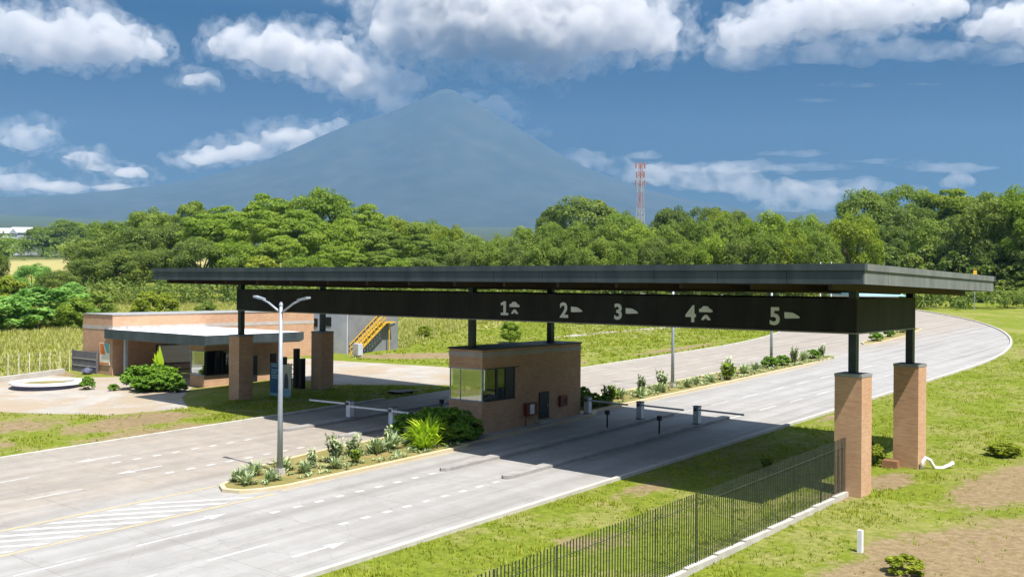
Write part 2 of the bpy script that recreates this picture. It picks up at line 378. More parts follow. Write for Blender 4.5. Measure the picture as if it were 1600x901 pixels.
# ------------------------------------------------------------------ ground
def spaced(lo, hi, a, b, step, grow=1.16):
    out = []; x = a
    while x <= b: out.append(x); x += step
    s = step; x = a
    while x > lo: s *= grow; x -= s; out.append(max(x, lo))
    s = step; x = out[int((b - a) / step)]
    while x < hi: s *= grow; x += s; out.append(min(x, hi))
    return sorted(set(out))
def blob(x, y, cx, cy, rx, ry, rot=0):
    dx, dy = x - cx, y - cy; c, s_ = math.cos(rot), math.sin(rot)
    a = (dx * c + dy * s_) / rx; b = (-dx * s_ + dy * c) / ry
    return max(0.0, 1 - math.hypot(a, b)) 
SOIL = [ # cx, cy, rx, ry, rot, amount
 (7.2, -9, 5.2, 14, -.15, 1.9), (4.8, 6, 2.8, 10, -.1, 1.2), (4.2, -7, 2.4, 5, 0, .9), (3.4, -13, 2.5, 5, 0, .8), (.4, 3.3, 1.6, 3.4, 0, 1.2), (-.3, -1.2, 1.2, 1.6, 0, .9),
 (-4.5, -13, 3.2, 5, .1, .62), (-7.2, -5, 1.4, 6, 0, .8), (-8.2, 19, 1.2, 4.5, 0, 1.1), (-5, -22, 3, 6, 0, .5),
 (-40, -9.5, 4, 9, .2, 1.0), (-36.2, -11, 1.3, 10, 0, .9), (-44, -15, 5, 6, 0, .9), (-38, -20, 3, 7, .3, .8), (-50, -20, 5, 5, .4, .6), (-38, 30, 3, 11, 0, .8), (-37.6, 50, 2, 20, 0, .85),
 (-54, 27, 8, 3.5, .6, 1.5), (-52, 31, 9, 3, .5, 1.0), (-58, -16, 5, 4, 0, .9), (-66, -1.5, 5, 3, 0, 1.0), (-55, -.5, 5, 2, .3, 1.0), (-47, -3, 4, 2.2, 0, .9),
 (-8, 72, 4, 14, .1, .8), (-12, 105, 5, 22, .25, 1.0), (-20, 135, 6, 20, .5, .9), (-18, 16, .1, .1, 0, 0)]
DRY = [(-95, 20, 34, 40, .9, 1.5), (-75, 8, 9, 16, .3, 1.0), (-130, 50, 60, 26, .5, 1.4), (-84, 62, 16, 26, .5, 1.6), (-120, 90, 60, 26, .5, 1.2), (-70, 110, 20, 30, .3, .9), (-70, 40, 9, 9, 0, .6)]
xs = spaced(-9000, 5200, -75, 14, .75); ys = spaced(-60, 9800, -34, 62, .75)
gv = [(x, y, zg(x, y)) for y in ys for x in xs]; nx = len(xs)
gf = [(j * nx + i, j * nx + i + 1, (j + 1) * nx + i + 1, (j + 1) * nx + i) for j in range(len(ys) - 1) for i in range(nx - 1)]
me = bpy.data.meshes.new('ground'); me.from_pydata(gv, [], gf)
ca = me.color_attributes.new('cover', 'FLOAT_COLOR', 'POINT'); buf = []
for x, y, z in gv:
    s_ = d_ = 0.0
    if -200 < x < 40 and y < 220:
        for b in SOIL: s_ = max(s_, b[5] * blob(x, y, *b[:5]))
        for b in DRY: d_ = max(d_, b[5] * blob(x, y, *b[:5]))
    dist = math.hypot(x - 16, y + 42)
    if dist > 420: d_ = 1.0 if x < -300 and 470 < dist < 760 else .3
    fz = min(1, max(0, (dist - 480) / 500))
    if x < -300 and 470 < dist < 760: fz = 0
    buf += [min(1, s_), min(1, d_), fz, 1]
ca.data.foreach_set('color', buf); me.materials.append(M['ground'])
me.polygons.foreach_set('use_smooth', [True] * len(me.polygons))
struct(bpy.data.objects.new('ground', me)); COL.objects.link(bpy.data.objects['ground'])

# ------------------------------------------------------------------ roads (concrete), following a straight run and then a bend to the far left
CXR, YB, RB = -22.0, 50.0, 116.0
def along(s_, off):
    if s_ <= YB: return CXR + off, s_
    a = (s_ - YB) / RB; r = RB + off
    return CXR - RB + r * math.cos(a), YB + r * math.sin(a)
def strip(mb, s0, s1, o0, o1, lift, ns=None, no=1):
    ns = ns or max(1, int(abs(s1 - s0) / 2.0)); k = len(mb.v)
    for i in range(ns + 1):
        for j in range(no + 1):
            x, y = along(s0 + (s1 - s0) * i / ns, o0 + (o1 - o0) * j / no); mb.v.append((x, y, zg(x, y) + lift))
    for i in range(ns):
        for j in range(no):
            a = k + i * (no + 1) + j; mb.f.append((a, a + 1, a + no + 2, a + no + 1)); mb.t.append(.5)
rb = MB(); strip(rb, -75, 215, -12.7, 12.8, .02, 150, 10)
struct(rb.build('road', M['road']))

def kerb(mb, s0, s1, o0, o1, h=.14):
    ns = max(1, int((s1 - s0) / 2))
    for i in range(ns):
        a, b = s0 + (s1 - s0) * i / ns, s0 + (s1 - s0) * (i + 1) / ns
        q = [along(a, o0), along(a, o1), along(b, o1), along(b, o0)]
        mb.hexa([(x, y, zg(x, y) - .1) for x, y in q] + [(x, y, zg(x, y) + h) for x, y in q])
kb = MB(); kerb(kb, -75, 215, 12.802, 13.02); kerb(kb, -75, 6, -12.95, -12.705); kerb(kb, 28, 215, -12.95, -12.705)
struct(kb.build('kerb', M['kerbc']))

# verge path, plaza by the guardhouse and lane to the tank: sheets laid on the ground
def sheet(name, pts, lift, m):
    mb = MB(); mb.poly([(x, y, zg(x, y) + lift) for x, y in pts]); return struct(mb.build(name, m))
sheet('plaza', [(-49.0, -12.6), (-43.3, -9.3), (-42.0, -4.6), (-46.5, -2.2), (-50.5, 1.2), (-49.5, 9.4), (-60.8, 9.4), (-60.9, 1.0), (-63, -1.2), (-69, -2.2), (-72, -12), (-62, -16), (-53.8, -14.2)], .006, M['plaza'])
sheet('pathway', [(-48.8, 9.5), (-43.6, 9.0), (-35.0, 15.6), (-34.9, 27.5), (-39.0, 26.2), (-44.8, 22.9), (-54.5, 20.6), (-60.8, 19.6), (-60.8, 9.7)], .010, M['plaza'])
sheet('sidewalk', [(-56.4, 52), (-54.7, 52), (-54.6, 62), (-52, 74), (-46, 84), (-47.6, 85), (-54, 75), (-56.3, 62)], .012, M['plaza'])

# ------------------------------------------------------------------ median islands
def rounded(x0, x1, y0, y1, nose=True):
    c = (x0 + x1) / 2; r = (x1 - x0) / 2; pts = []
    for i in range(13):
        a = math.pi + math.pi * i / 12; pts.append((c + r * math.cos(a), y0 + r * .9 + r * .9 * math.sin(a)))
    return pts
def island(front, back):
    outer = front + back
    k = MB(); k.prism(outer, lambda x, y: zg(x, y) - .1, lambda x, y: zg(x, y) + .16)
    return struct(k.build('median_kerb', M['kerby'])), outer
def bed(outer, inset, lift, m, name):
    cx = sum(p[0] for p in outer) / len(outer); cy = sum(p[1] for p in outer) / len(outer)
    o = []
    n = len(outer)
    for i in range(n):
        p0, p1, p2 = Vector(outer[i - 1]), Vector(outer[i]), Vector(outer[(i + 1) % n])
        t = (p2 - p0).normalized(); nrm = Vector((-t.y, t.x))
        o.append(p1 + nrm * inset)
    mb = MB(); mb.poly([(p.x, p.y, zg(p.x, p.y) + lift) for p in o]); return struct(mb.build(name, m))
f1 = [(-22.0, -14.4), (-21.9, -15.6), (-21.5, -16.3), (-20.7, -16.7), (-19.9, -16.4), (-19.4, -15.7), (-19.1, -14.4), (-19.1, -3.0)]
b1 = [(-19.6, -2.0), (-19.7, 9.4), (-20.6, 11.0), (-20.6, 30), (-20.8, 46), (-21.3, 51.4), (-22.2, 52.6), (-23.1, 51.4), (-24.1, 40), (-24.2, 10.5), (-24.2, -4), (-24.0, -9), (-23.4, -13)]
k1, out1 = island(f1, b1)
fr = [(-22.0, -14.4), (-21.9, -15.6), (-21.5, -16.3), (-20.7, -16.7), (-19.9, -16.4), (-19.4, -15.7), (-19.1, -14.4), (-19.15, -3.0), (-24.1, -3.6), (-24.0, -9), (-23.4, -13)]
bed(fr, .22, .166, M['soilbed'], 'median_soil')
bk = [(-20.4, 9.6), (-20.6, 11.0), (-20.6, 30), (-20.8, 46), (-21.3, 51.4), (-22.2, 52.6), (-23.1, 51.4), (-24.1, 40), (-24.15, 9.6)]
bed(bk, .22, .166, M['soilbed'], 'median_soil')
pb = MB(); pb.poly([(x, y, zg(x, y) + .164) for x, y in ((-19.7, -2.9), (-19.8, 9.3), (-24.1, 9.3), (-24.1, -3.0))]); struct(pb.build('median_paving', M['shadeconc']))
f3 = [(-25.0, 68), (-24.2, 66.6), (-23.4, 68), (-24.0, 80), (-26.0, 92), (-28.4, 91), (-26.2, 80)]
k3, out3 = island(f3, []); bed(f3, .2, .166, M['soilbed'], 'median_soil')

# ------------------------------------------------------------------ painted markings
pm = MB(); py_ = MB()
def mark(x0, x1, y0, y1, mb=pm, lift=.026): mb.poly([(x, y, zg(x, y) + lift) for x, y in ((x0, y0), (x1, y0), (x1, y1), (x0, y1))])
for xl, ys_ in ((-16.3, -8.3), (-12.95, -7.7)):
    for i in range(9): mark(xl - .13, xl + .13, ys_ - 1.1 * i - .42, ys_ - 1.1 * i)
    for i in range(10): mark(xl - .07, xl + .07, ys_ - 12.5 - 4.2 * i - 2.4, ys_ - 12.5 - 4.2 * i)
for xl, ys_ in ((-29.8, -8.6), (-25.8, -8.2)):
    for i in range(8): mark(xl - .13, xl + .13, ys_ - 1.08 * i - .45, ys_ - 1.08 * i)
    for i in range(9): mark(xl - .07, xl + .07, ys_ - 12 - 4.2 * i - 2.4, ys_ - 12 - 4.2 * i)
def arrow(x, y, sgn=1):
    mark(x - .09, x + .09, y - 1.0, y + .5); z = lambda a, b: zg(a, b) + .026
    e = y + .5 if sgn > 0 else y - 1.0
    pm.poly([(a, b, z(a, b)) for a, b in ((x - .32, e), (x + .32, e), (x, e + sgn * .9))])
for x, y, s_ in ((-17.6, -20, 1), (-11.1, -19.6, 1), (-14.4, -33, 1), (-31.3, -15.8, -1), (-27.4, -15.9, -1)): arrow(x, y, s_)
for i in range(11): mark(-9.42, -9.3, -44 + 4.3 * i, -41.2 + 4.3 * i)
for yl in (13.5, 18, 22.5, 27, 31.5, 36, 40.5, 45): 
    mark(-16.4, -16.25, yl, yl + 2.3); mark(-12.95, -12.8, yl, yl + 2.3); mark(-31.0, -30.86, yl, yl + 2.3); mark(-27.2, -27.05, yl, yl + 2.3)
for i in range(14):      # hatched nose between the carriageways
    y = -18.0 - 1.22 * i
    q = [(-21.55, y - 2.3), (-21.55, y - 1.85), (-18.95, y + 1.75), (-18.95, y + 1.3)]
    pm.poly([(a, b, zg(a, b) + .026) for a, b in q])
mark(-21.95, -21.75, -36, -16.2, py_); mark(-18.85, -18.65, -36, -15.5, py_)
for x0, y0, y1 in ((-18.98, -15, -2.5), (-24.4, -12, 9), (-20.45, 12, 45), (-24.36, 12, 45)): mark(x0, x0 + .13, y0, y1, py_)
struct(pm.build('road_markings', M['paint'])); struct(py_.build('road_markings', M['painty']))

# ------------------------------------------------------------------ entrance gate
D, LG, LM = 7.185, 42.756, 21.467
ZC, Z0, Z1, PW = 5.07, 6.708, 8.188, 1.153
gate = thing('entrance_gate', 'long charcoal toll gate with brick pillars and lane numbers 1 to 5 spanning both roads', 'gate', (0, 0, 0))
RX0, RX1, RY0, RY1 = -45.0, 2.37, -5.32, 12.5
def rz(y): return 8.80 - .017 * (y - RY0)
def slab(x0, x1, y0, y1, a, b):
    return [(x0, y0, rz(y0) + a), (x1, y0, rz(y0) + a), (x1, y1, rz(y1) + a), (x0, y1, rz(y1) + a), (x0, y0, rz(y0) + b), (x1, y0, rz(y0) + b), (x1, y1, rz(y1) + b), (x0, y1, rz(y1) + b)]
m = MB(); m.hexa(slab(RX0 + .25, RX1 - .25, RY0 + .25, RY1 - .25, .42, .70)); m.build('roof', M['fascia'], gate)
m = MB(); m.hexa(slab(RX0 + .1, RX1 - .1, RY0 + .1, RY1 - .1, .05, .415)); sof = m.build('soffit', M['soffit'], gate)
nP = 16     # fascia along each edge, panel by panel
for y0, y1 in ((RY0, RY0 + .095), (RY1 - .095, RY1)):
    m = MB()
    for i in range(nP):
        xa, xb = RX0 + (RX1 - RX0) * i / nP, RX0 + (RX1 - RX0) * (i + 1) / nP - .02
        m.hexa(slab(xa, xb, y0, y1, 0, .50))
    m.build('fascia', M['fascia'], gate)
for y0, y1 in ((RY0 - .05, RY0 + .24), (RY1 - .24, RY1 + .05)):
    m = MB(); m.hexa(slab(RX0 - .04, RX1 + .06, y0, y1, .505, .757)); m.build('gutter', M['fascia'], gate)
for x0, x1 in ((RX1 - .098, RX1 - .002), (RX0 + .002, RX0 + .098)):
    m = MB()
    for i in range(7):
        ya, yb = RY0 + .1 + (RY1 - RY0 - .2) * i / 7, RY0 + .1 + (RY1 - RY0 - .2) * (i + 1) / 7 - .03
        m.hexa(slab(x0, x1, ya, yb, .003, .50))
    m.build('fascia', M['fascia_light'], gate)
for x0, x1 in ((RX1 - .24, RX1 + .055), (RX0 - .035, RX0 + .24)):
    m = MB(); m.hexa(slab(x0, x1, RY0 + .245, RY1 - .245, .507, .755)); m.build('gutter', M['fascia_light'], gate)
m = MB()
for i in range(15):
    x = RX0 + 1.2 + i * 3.2; m.hexa(slab(x - .08, x + .08, RY0 + .3, RY1 - .3, -.22, .045))
m.build('rafter', M['soffit'], gate)
# sign beam
s_ = .1635; BX0, BX1, BY0, BY1 = -LG - s_ - .13, s_ + .02, -s_ - .02, D + s_ + .02
m = MB(); n12 = 18
for i in range(n12):
    xa, xb = BX0 + (BX1 - BX0) * i / n12, BX0 + (BX1 - BX0) * (i + 1) / n12 - .012
    m.box(xa, xb, BY0, BY0 + .06, Z0 + .06, Z1); m.box(xa, xb, BY1 - .06, BY1, Z0 + .06, Z1)
m.box(BX1 - .06, BX1 - .001, BY0 + .065, BY1 - .065, Z0 + .06, Z1 - .002); m.box(BX0 + .001, BX0 + .06, BY0 + .065, BY1 - .065, Z0 + .06, Z1 - .002)
m.box(BX0 + .07, BX1 - .07, BY0 + .07, BY1 - .07, Z1 - .12, Z1 - .06)
beam = m.build('beam', M['charcoal'], gate)
m = MB(); m.box(BX0 - .01, BX1 + .01, BY0 - .01, BY0 + .1, Z0, Z0 + .055); m.box(BX0 - .01, BX1 + .01, BY1 - .1, BY1 + .01, Z0, Z0 + .055)
m.box(BX1 - .1, BX1 + .008, BY0 + .105, BY1 - .105, Z0 + .001, Z0 + .054); m.box(BX0 - .008, BX0 + .1, BY0 + .105, BY1 - .105, Z0 + .001, Z0 + .054)
m.build('beam_trim', M['cap'], gate)
pil = {}
for nm, x, y, base in (('a', 0, 0, -.25), ('b', 0, D, -.1), ('c', -LG, 0, .3), ('d', -LG, D, .5)):
    h = PW / 2
    m = MB(); m.box(x - h, x + h, y - h, y + h, base, ZC - .13); p = m.build('pillar', M['brick'], gate)
    m = MB(); m.box(x - h - .015, x + h + .015, y - h - .015, y + h + .015, ZC - .128, ZC); m.build('pillar_cap', M['cap'], p)
for x, y, z in ((0, 0, ZC), (0, D, ZC), (-LM, 0, 5.16), (-LM, D, 5.16), (-LG, 0, ZC), (-LG, D, ZC)):
    m = MB(); m.box(x - s_, x + s_, y - s_, y + s_, z + .03, rz(y) + .04); m.build('post', M['steel'], gate)
    m = MB(); m.box(x - s_ - .1, x + s_ + .1, y - s_ - .1, y + s_ + .1, z + .002, z + .028); m.build('base_plate', M['steel'], gate)
# numerals and lane pictograms on the beam face
def text_mesh(txt, size, depth, name, mat_, parent, x, z, y, bold=.012):
    c = bpy.data.curves.new('t', 'FONT'); c.body = txt; c.size = size; c.extrude = depth; c.offset = bold; c.resolution_u = 4
    o = bpy.data.objects.new('t', c); COL.objects.link(o)
    bpy.context.view_layer.update()
    me_ = bpy.data.meshes.new_from_object(o.evaluated_get(bpy.context.evaluated_depsgraph_get()))
    bpy.data.objects.remove(o); me_.name = name
    for v in me_.vertices: v.co = (v.co.x + x, y - v.co.z, v.co.y + z)
    xm = min(v.co.x for v in me_.vertices); 
    for v in me_.vertices: v.co.x += x - xm
    me_.materials.clear(); me_.materials.append(mat_)
    ob = bpy.data.objects.new(name, me_); COL.objects.link(ob); ob.parent = parent; ORG[ob.name] = ORG[parent.name]; return ob
def xz_prism(mb, pts, y0, y1):
    n = len(pts); k = len(mb.v); mb.v += [(x, y0, z) for x, z in pts] + [(x, y1, z) for x, z in pts]
    mb.f.append(tuple(range(k, k + n))); mb.f.append(tuple(range(k + 2 * n - 1, k + n - 1, -1))); mb.t += [.5, .5]
    for i in range(n):
        j = (i + 1) % n; mb.f.append((k + i, k + n + i, k + n + j, k + j)); mb.t.append(.5)
for dgt, x, xi in (('1', -19.27, -18.62), ('2', -15.26, -14.55), ('3', -11.91, -11.24), ('4', -7.92, -7.20), ('5', -3.69, -3.00)):
    if dgt == '1':
        m = MB(); xz_prism(m, [(x + .04, 7.02), (x + .56, 7.02), (x + .56, 7.15), (x + .39, 7.15), (x + .39, 7.77), (x + .26, 7.77), (x + .02, 7.66), (x + .06, 7.54), (x + .22, 7.60), (x + .22, 7.15), (x + .04, 7.15)], BY0 - .03, BY0 - .003); m.build('numeral', M['letter'], beam)
    else: text_mesh(dgt, 1.06, .012, 'numeral', M['letter'], beam, x, 7.02, BY0 - .016, .03)
    m = MB(); ya, yb = BY0 - .03, BY0 - .003
    if dgt in '14':
        z = 7.47; xz_prism(m, [(xi, z), (xi + .68, z), (xi + .68, z + .1), (xi + .54, z + .17), (xi + .42, z + .28), (xi + .22, z + .28), (xi + .1, z + .17), (xi, z + .14)], ya, yb)
        z = 7.10; xz_prism(m, [(xi + .1, z + .02), (xi + .22, z), (xi + .34, z + .1), (xi + .46, z), (xi + .6, z + .02), (xi + .5, z + .16), (xi + .4, z + .25), (xi + .3, z + .25), (xi + .2, z + .16)], ya, yb)
    else:
        z = 7.29; xz_prism(m, [(xi, z + .02), (xi + .1, z), (xi + .7, z + .03), (xi + .68, z + .1), (xi + .5, z + .2), (xi + .36, z + .26), (xi, z + .28)], ya, yb)
    m.build('pictogram', M['letter'], beam)

# ------------------------------------------------------------------ toll booth on the median
BX, BXL, BYN, BYF, BZ, BT = -20.45, -22.92, -.30, 8.94, .30, 5.10
booth = thing('toll_booth', 'two storey high brick toll booth with corner window on the median under the gate', 'booth', (-21.7, 4.3, .45))
m = MB(); T = .14
SILL, HEAD, WEND = 2.21, 4.03, 2.58
m.box(BXL, BX, BYN, BYN + T, BZ, SILL); m.box(BX - T, BX, BYN + T, BYF, BZ, SILL); m.box(BXL, BXL + T, BYN + T, BYF, BZ, SILL); m.box(BXL + T, BX - T, BYF - T, BYF, BZ, SILL)
m.box(BX - T, BX, WEND, BYF, SILL, HEAD); m.box(BXL, BXL + T, WEND + .2, BYF, SILL, HEAD); m.box(BXL + T, BX - T, BYF - T, BYF, SILL, HEAD)
m.box(BXL, BX, BYN, BYN + T, HEAD, 4.66); m.box(BX - T, BX, BYN + T, BYF, HEAD, 4.66); m.box(BXL, BXL + T, BYN + T, BYF, HEAD, 4.66); m.box(BXL + T, BX - T, BYF - T, BYF, HEAD, 4.66)
m.box(BXL, BX, BYN, BYF, 4.923, BT - .05)
m.build('wall', M['brick'], booth)
m = MB(); m.box(BXL - .02, BX + .02, BYN - .02, BYF + .02, 4.663, 4.92); m.build('band', M['band'], booth)
m = MB(); m.box(BXL - .05, BX + .05, BYN - .05, BYF + .05, BT - .048, BT + .05); rf = m.build('roof', M['black'], booth)
m = MB(); m.box(BXL + T, BX - T, BYN + T, BYF - T, SILL - .3, SILL - .25); m.build('floor', M['shadeconc'], booth)
m = MB(); m.box(BXL + T, BX - T, WEND + .25, WEND + .33, SILL - .24, HEAD); m.build('partition', M['black'], booth)
m = MB(); m.box(BXL + .25, BXL + .85, .3, 2.2, SILL - .24, SILL + .28); m.box(BXL + .4, BXL + .8, 1.0, 1.5, SILL + .28, SILL + .62); m.build('desk', M['band'], booth)
m = MB(); m.box(BX - .8, BX - .3, .1, .6, SILL - .24, SILL + .5); m.build('chair', M['black'], booth)
# windows
m = MB()
for a in (BXL, BXL + .78, BX - .09): m.box(a + .02, a + .07, BYN + .03, BYN + .09, SILL + .06, HEAD - .06)
m.box(BXL - .03, BX + .03, BYN - .03, BYN + .16, SILL + .002, SILL + .058); m.box(BXL - .03, BX + .03, BYN - .03, BYN + .16, HEAD - .058, HEAD - .002)
wf = m.build('window', M['galv'], booth); 
m = MB(); m.box(BXL + .09, BX - .09, BYN + .05, BYN + .062, SILL + .06, HEAD - .06); m.build('pane', M['mirror'], wf)
m = MB()
for i in range(16): m.box(BXL + .16, BX - .18, BYN + .17, BYN + .20, HEAD - .16 - .056 * i, HEAD - .115 - .056 * i)  # white slats added to imitate the pale banded reflection in the glass
m.build('reflection_slats', M['white'], wf)
m = MB()
for a, b in ((BYN + .1, BYN + .16), (.9, 1.06), (1.72, 1.8), (2.48, 2.57)): m.box(BX - .11, BX - .03, a, b, SILL + .06, HEAD - .06)
m.box(BX - .12, BX + .02, BYN + .165, 2.57, SILL + .002, SILL + .056); m.box(BX - .12, BX + .05, BYN + .165, 2.9, HEAD - .05, HEAD - .002)
wf = m.build('window', M['black'], booth)
m = MB(); m.box(BX - .075, BX - .065, BYN + .17, 2.47, SILL + .06, HEAD - .06); m.build('pane', M['glass'], wf)
m = MB(); m.box(BX - .1, BX - .04, 1.81, 2.47, SILL + .062, HEAD - .062); m.build('shutter', M['black'], wf)
m = MB(); m.box(BXL + .03, BXL + .11, .9, .98, SILL + .06, HEAD - .06); m.box(BXL + .02, BXL + .12, BYN + .165, 2.75, SILL + .002, SILL + .056); wf = m.build('window', M['black'], booth)
m = MB(); m.box(BXL + .065, BXL + .075, BYN + .17, 2.77, SILL + .06, HEAD - .004); m.build('pane', M['glass'], wf)
m = MB(); m.box(BX - .002, BX + .05, 4.76, 5.69, .80, 2.38); dr = m.build('door', M['black'], booth)
m = MB(); m.box(BX + .052, BX + .09, 5.5, 5.56, 1.5, 1.62); m.build('handle', M['galv'], dr)
m = MB(); m.box(BX + .002, BX + .35, 4.5, 5.95, .3, .72); m.build('step', M['kerbc'], booth)
c1 = thing('hose_cabinet', 'red framed cabinet with a white panel on a thin post beside the booth door', 'cabinet', (BX + .25, 3.8, .5))
m = MB(); m.box(BX + .03, BX + .25, 3.33, 4.3, 1.13, 1.86); cb_ = m.build('casing', M['redbox'], c1)
m = MB(); m.box(BX + .252, BX + .262, 3.62, 4.02, 1.22, 1.78); m.build('panel', M['white'], c1)
m = MB(); m.tube([(BX + .14, 3.36, .3), (BX + .14, 3.36, 1.13)], [.035, .035], 6); m.build('post', M['redbox'], c1)
c2 = thing('alarm_box', 'small dark red box on the booth wall near its far corner', 'box', (BX + .1, 7.0, 1.4))
m = MB(); m.box(BX + .005, BX + .16, 6.7, 7.4, 1.38, 2.02); m.build('casing', M['redbox'], c2)
m = MB(); m.box(BX + .162, BX + .168, 7.02, 7.3, 1.5, 1.9); m.build('panel', M['black'], c2)
t2 = thing('bin', 'small dark stub post by the front corner of the brick booth', 'post', (-22.4, -.7, .45))
m = MB(); m.box(-22.5, -22.3, -.8, -.6, .3, 1.0); m.build('body', M['black'], t2); m = MB(); m.box(-22.53, -22.27, -.83, -.57, 1.002, 1.06); m.build('cap', M['black'], t2)
t2.name = 'stub_post'

# ------------------------------------------------------------------ lane dividers, barriers, ticket posts
for x, ya, yb, lb in ((-16.3, -7.9, 13.0, 'low concrete lane divider nearest the brick booth on the exit road'), (-13.05, -7.3, 14.0, 'low concrete lane divider nearest the fenced verge on the exit road'),
                      (-30.3, -6.0, 9, 'low concrete lane divider nearest the guardhouse on the entry road'), (-26.3, -5.4, 9, 'low concrete lane divider nearest the median on the entry road')):
    m = MB(); pts = [(x - .28, ya + .5), (x - .2, ya + .12), (x, ya), (x + .2, ya + .12), (x + .28, ya + .5), (x + .28, yb - .3), (x, yb), (x - .28, yb - .3)]
    m.prism(pts, lambda a, b: zg(a, b) - .05, lambda a, b: zg(a, b) + .17); o = m.build('lane_divider', M['divider'])
    tag(o, lb, 'divider', 'concrete lane dividers under the gate')
def barrier(x, y, arm, lb, stub=0):
    z = zg(x, y) + .15; t = thing('boom_barrier', lb, 'barrier', (x, y, z), 'boom barriers under the gate')
    m = MB(); m.box(x - .17, x + .17, y - .17, y + .17, z + .05, z + 1.0); m.build('cabinet', M['white'], t)
    m = MB(); m.box(x - .2, x + .2, y - .2, y + .2, z, z + .048); m.build('plinth', M['black'], t)
    m = MB(); m.box(x - .19, x + .19, y - .19, y + .19, z + 1.002, z + 1.05); m.build('lid', M['gategrey'], t)
    sg = 1 if arm > 0 else -1
    m = MB(); m.bar((x + sg * .18, y - .25, z + .86), (x + arm, y - .25, z + .82), .06, .10)
    if stub: m.bar((x - sg * .18, y - .25, z + .86), (x - sg * stub, y - .25, z + .84), .06, .10)
    m.build('arm', M['white'], t)
    m = MB(); m.tube([(x, y - .17, z + .86), (x, y - .32, z + .86)], [.09, .09], 8); m.build('pivot', M['gategrey'], t)
barrier(-30.4, -1.0, -3.5, 'white boom barrier nearest the left brick pillars with its arm over the outer entry lane')
barrier(-26.5, -1.2, -3.7, 'white boom barrier on the entry road nearest the green median shrubs', 2.3)
barrier(-20.15, 9.3, 3.1, 'white boom barrier standing against the back corner of the brick booth')
barrier(-16.6, 9.7, 3.1, 'white boom barrier in the middle of the three on the exit road')
barrier(-13.1, 10.3, 3.1, 'white boom barrier on the exit road nearest the right brick pillars')
for x, y, lb in ((-16.4, 5.9, 'thin dark ticket post on the divider before the middle exit barrier'), (-13.1, 6.1, 'thin dark ticket post on the divider before the exit barrier nearest the right pillars'), (-26.6, 3.0, 'thin dark ticket post on the entry road close beside the booth window')):
    z = zg(x, y) + .15; t = thing('ticket_post', lb, 'post', (x, y, z), 'dark ticket posts')
    m = MB(); m.tube([(x, y, z), (x, y, z + .75)], [.05, .05], 8); m.build('pole', M['black'], t)
    m = MB(); m.box(x - .11, x + .11, y - .09, y + .09, z + .752, z + 1.0); m.build('head', M['black'], t)

# ------------------------------------------------------------------ street lamps
def lamp_post(x, y, lb, H=7.62):
    z = zg(x, y) + .16; t = thing('street_lamp', lb, 'street lamp', (x, y, z), 'twin arm street lamps along the median')
    m = MB(); m.box(x - .17, x + .17, y - .17, y + .17, z, z + .3); m.build('base', M['kerbc'], t)
    m = MB(); m.tube([(x, y, z + .3), (x, y, z + H * .5), (x, y, z + H)], [.135, .105, .075], 12); m.build('pole', M['galv'], t, True)
    for s2 in (-1, 1):
        m = MB(); m.tube([(x, y, z + H - .35), (x + s2 * .9, y, z + H + .1), (x + s2 * 1.3, y, z + H + .22)], [.05, .045, .04], 8); m.build('arm', M['galv'], t, True)
        m = MB(); a = x + s2 * 1.2; b = x + s2 * 1.9; z2 = z + H + .2
        q = [(a, y - .07, z2), (a, y + .07, z2), (b, y + .13, z2 + .12), (b, y - .13, z2 + .12)]
        if s2 < 0: q = q[::-1]
        m.hexa(q[::-1] + [(p[0], p[1], p[2] + .09) for p in q[::-1]]); h_ = m.build('lamp_head', M['galv'], t)
    m = MB(); m.tube([(x, y, z + H), (x, y, z + H + .14)], [.1, .05], 8); m.build('cap', M['galv'], t)
    return t
lamp_post(-20.95, -13.5, 'tall grey twin arm street lamp rising from the planted tip of the median')
lamp_post(-22.2, 23.0, 'grey street lamp pole on the median seen below the number 4', 7.9)
lamp_post(-22.4, 40.0, 'grey street lamp pole on the median seen below the number 5', 7.9)

# ------------------------------------------------------------------ guardhouse, annex and yard on the far side of the entry road
gh = thing('guardhouse', 'flat white roofed brick guardhouse with dark fascia behind the left brick pillar', 'building', (-55, 5, .8))
gx0, gx1, gy0, gy1 = -62.6, -48.45, 1.0, 9.9
m = MB(); m.box(gx0, gx1, gy0, gy1, 4.02, 4.72); m.build('roof', M['whiteroof'], gh)
m = MB(); m.box(gx0 - .06, gx1 + .1, gy0 - .1, gy0 - .003, 3.98, 4.735); m.box(gx1 + .003, gx1 + .1, gy0, gy1 + .05, 4.10, 4.735); m.box(gx0 - .1, gx0 - .003, gy0, gy1, 3.98, 4.70); m.build('fascia', M['fascia'], gh)
m = MB(); m.box(gx0 + .2, gx1 - .02, gy0 + .02, gy1 - .2, 3.96, 4.015); m.build('soffit', M['band'], gh)
for x in (-60, -56.5, -53, -50.2): m = MB(); m.tube([(x, 1.4, 4.72), (x, 1.4, 5.05)], [.05, .05], 6); m.build('roof_vent', M['galv'], gh)
a, b, c, d = -51.6, -49.75, 1.75, 8.6; zb = .7
m = MB(); m.box(a, b, c, c + .12, zb - .2, 1.65); m.box(b - .12, b, c + .12, d, zb - .2, 1.65); m.box(a, a + .12, c + .12, d, zb - .2, 3.95); m.box(a + .12, b - .12, d - .12, d, zb - .2, 3.95)
m.box(a, b, c, c + .12, 3.5, 3.95); m.box(b - .12, b, c + .12, d, 3.5, 3.95); m.box(b - .12, b, 4.1, d, 1.65, 3.5); m.build('wall', M['brick'], gh)
m = MB(); m.box(a, b + .02, c - .03, c + .14, 1.652, 1.71); m.box(a, b + .02, c - .03, c + .14, 3.44, 3.498); m.box(a + .02, a + .08, c + .02, c + .1, 1.71, 3.44); wf = m.build('window', M['galv'], gh)
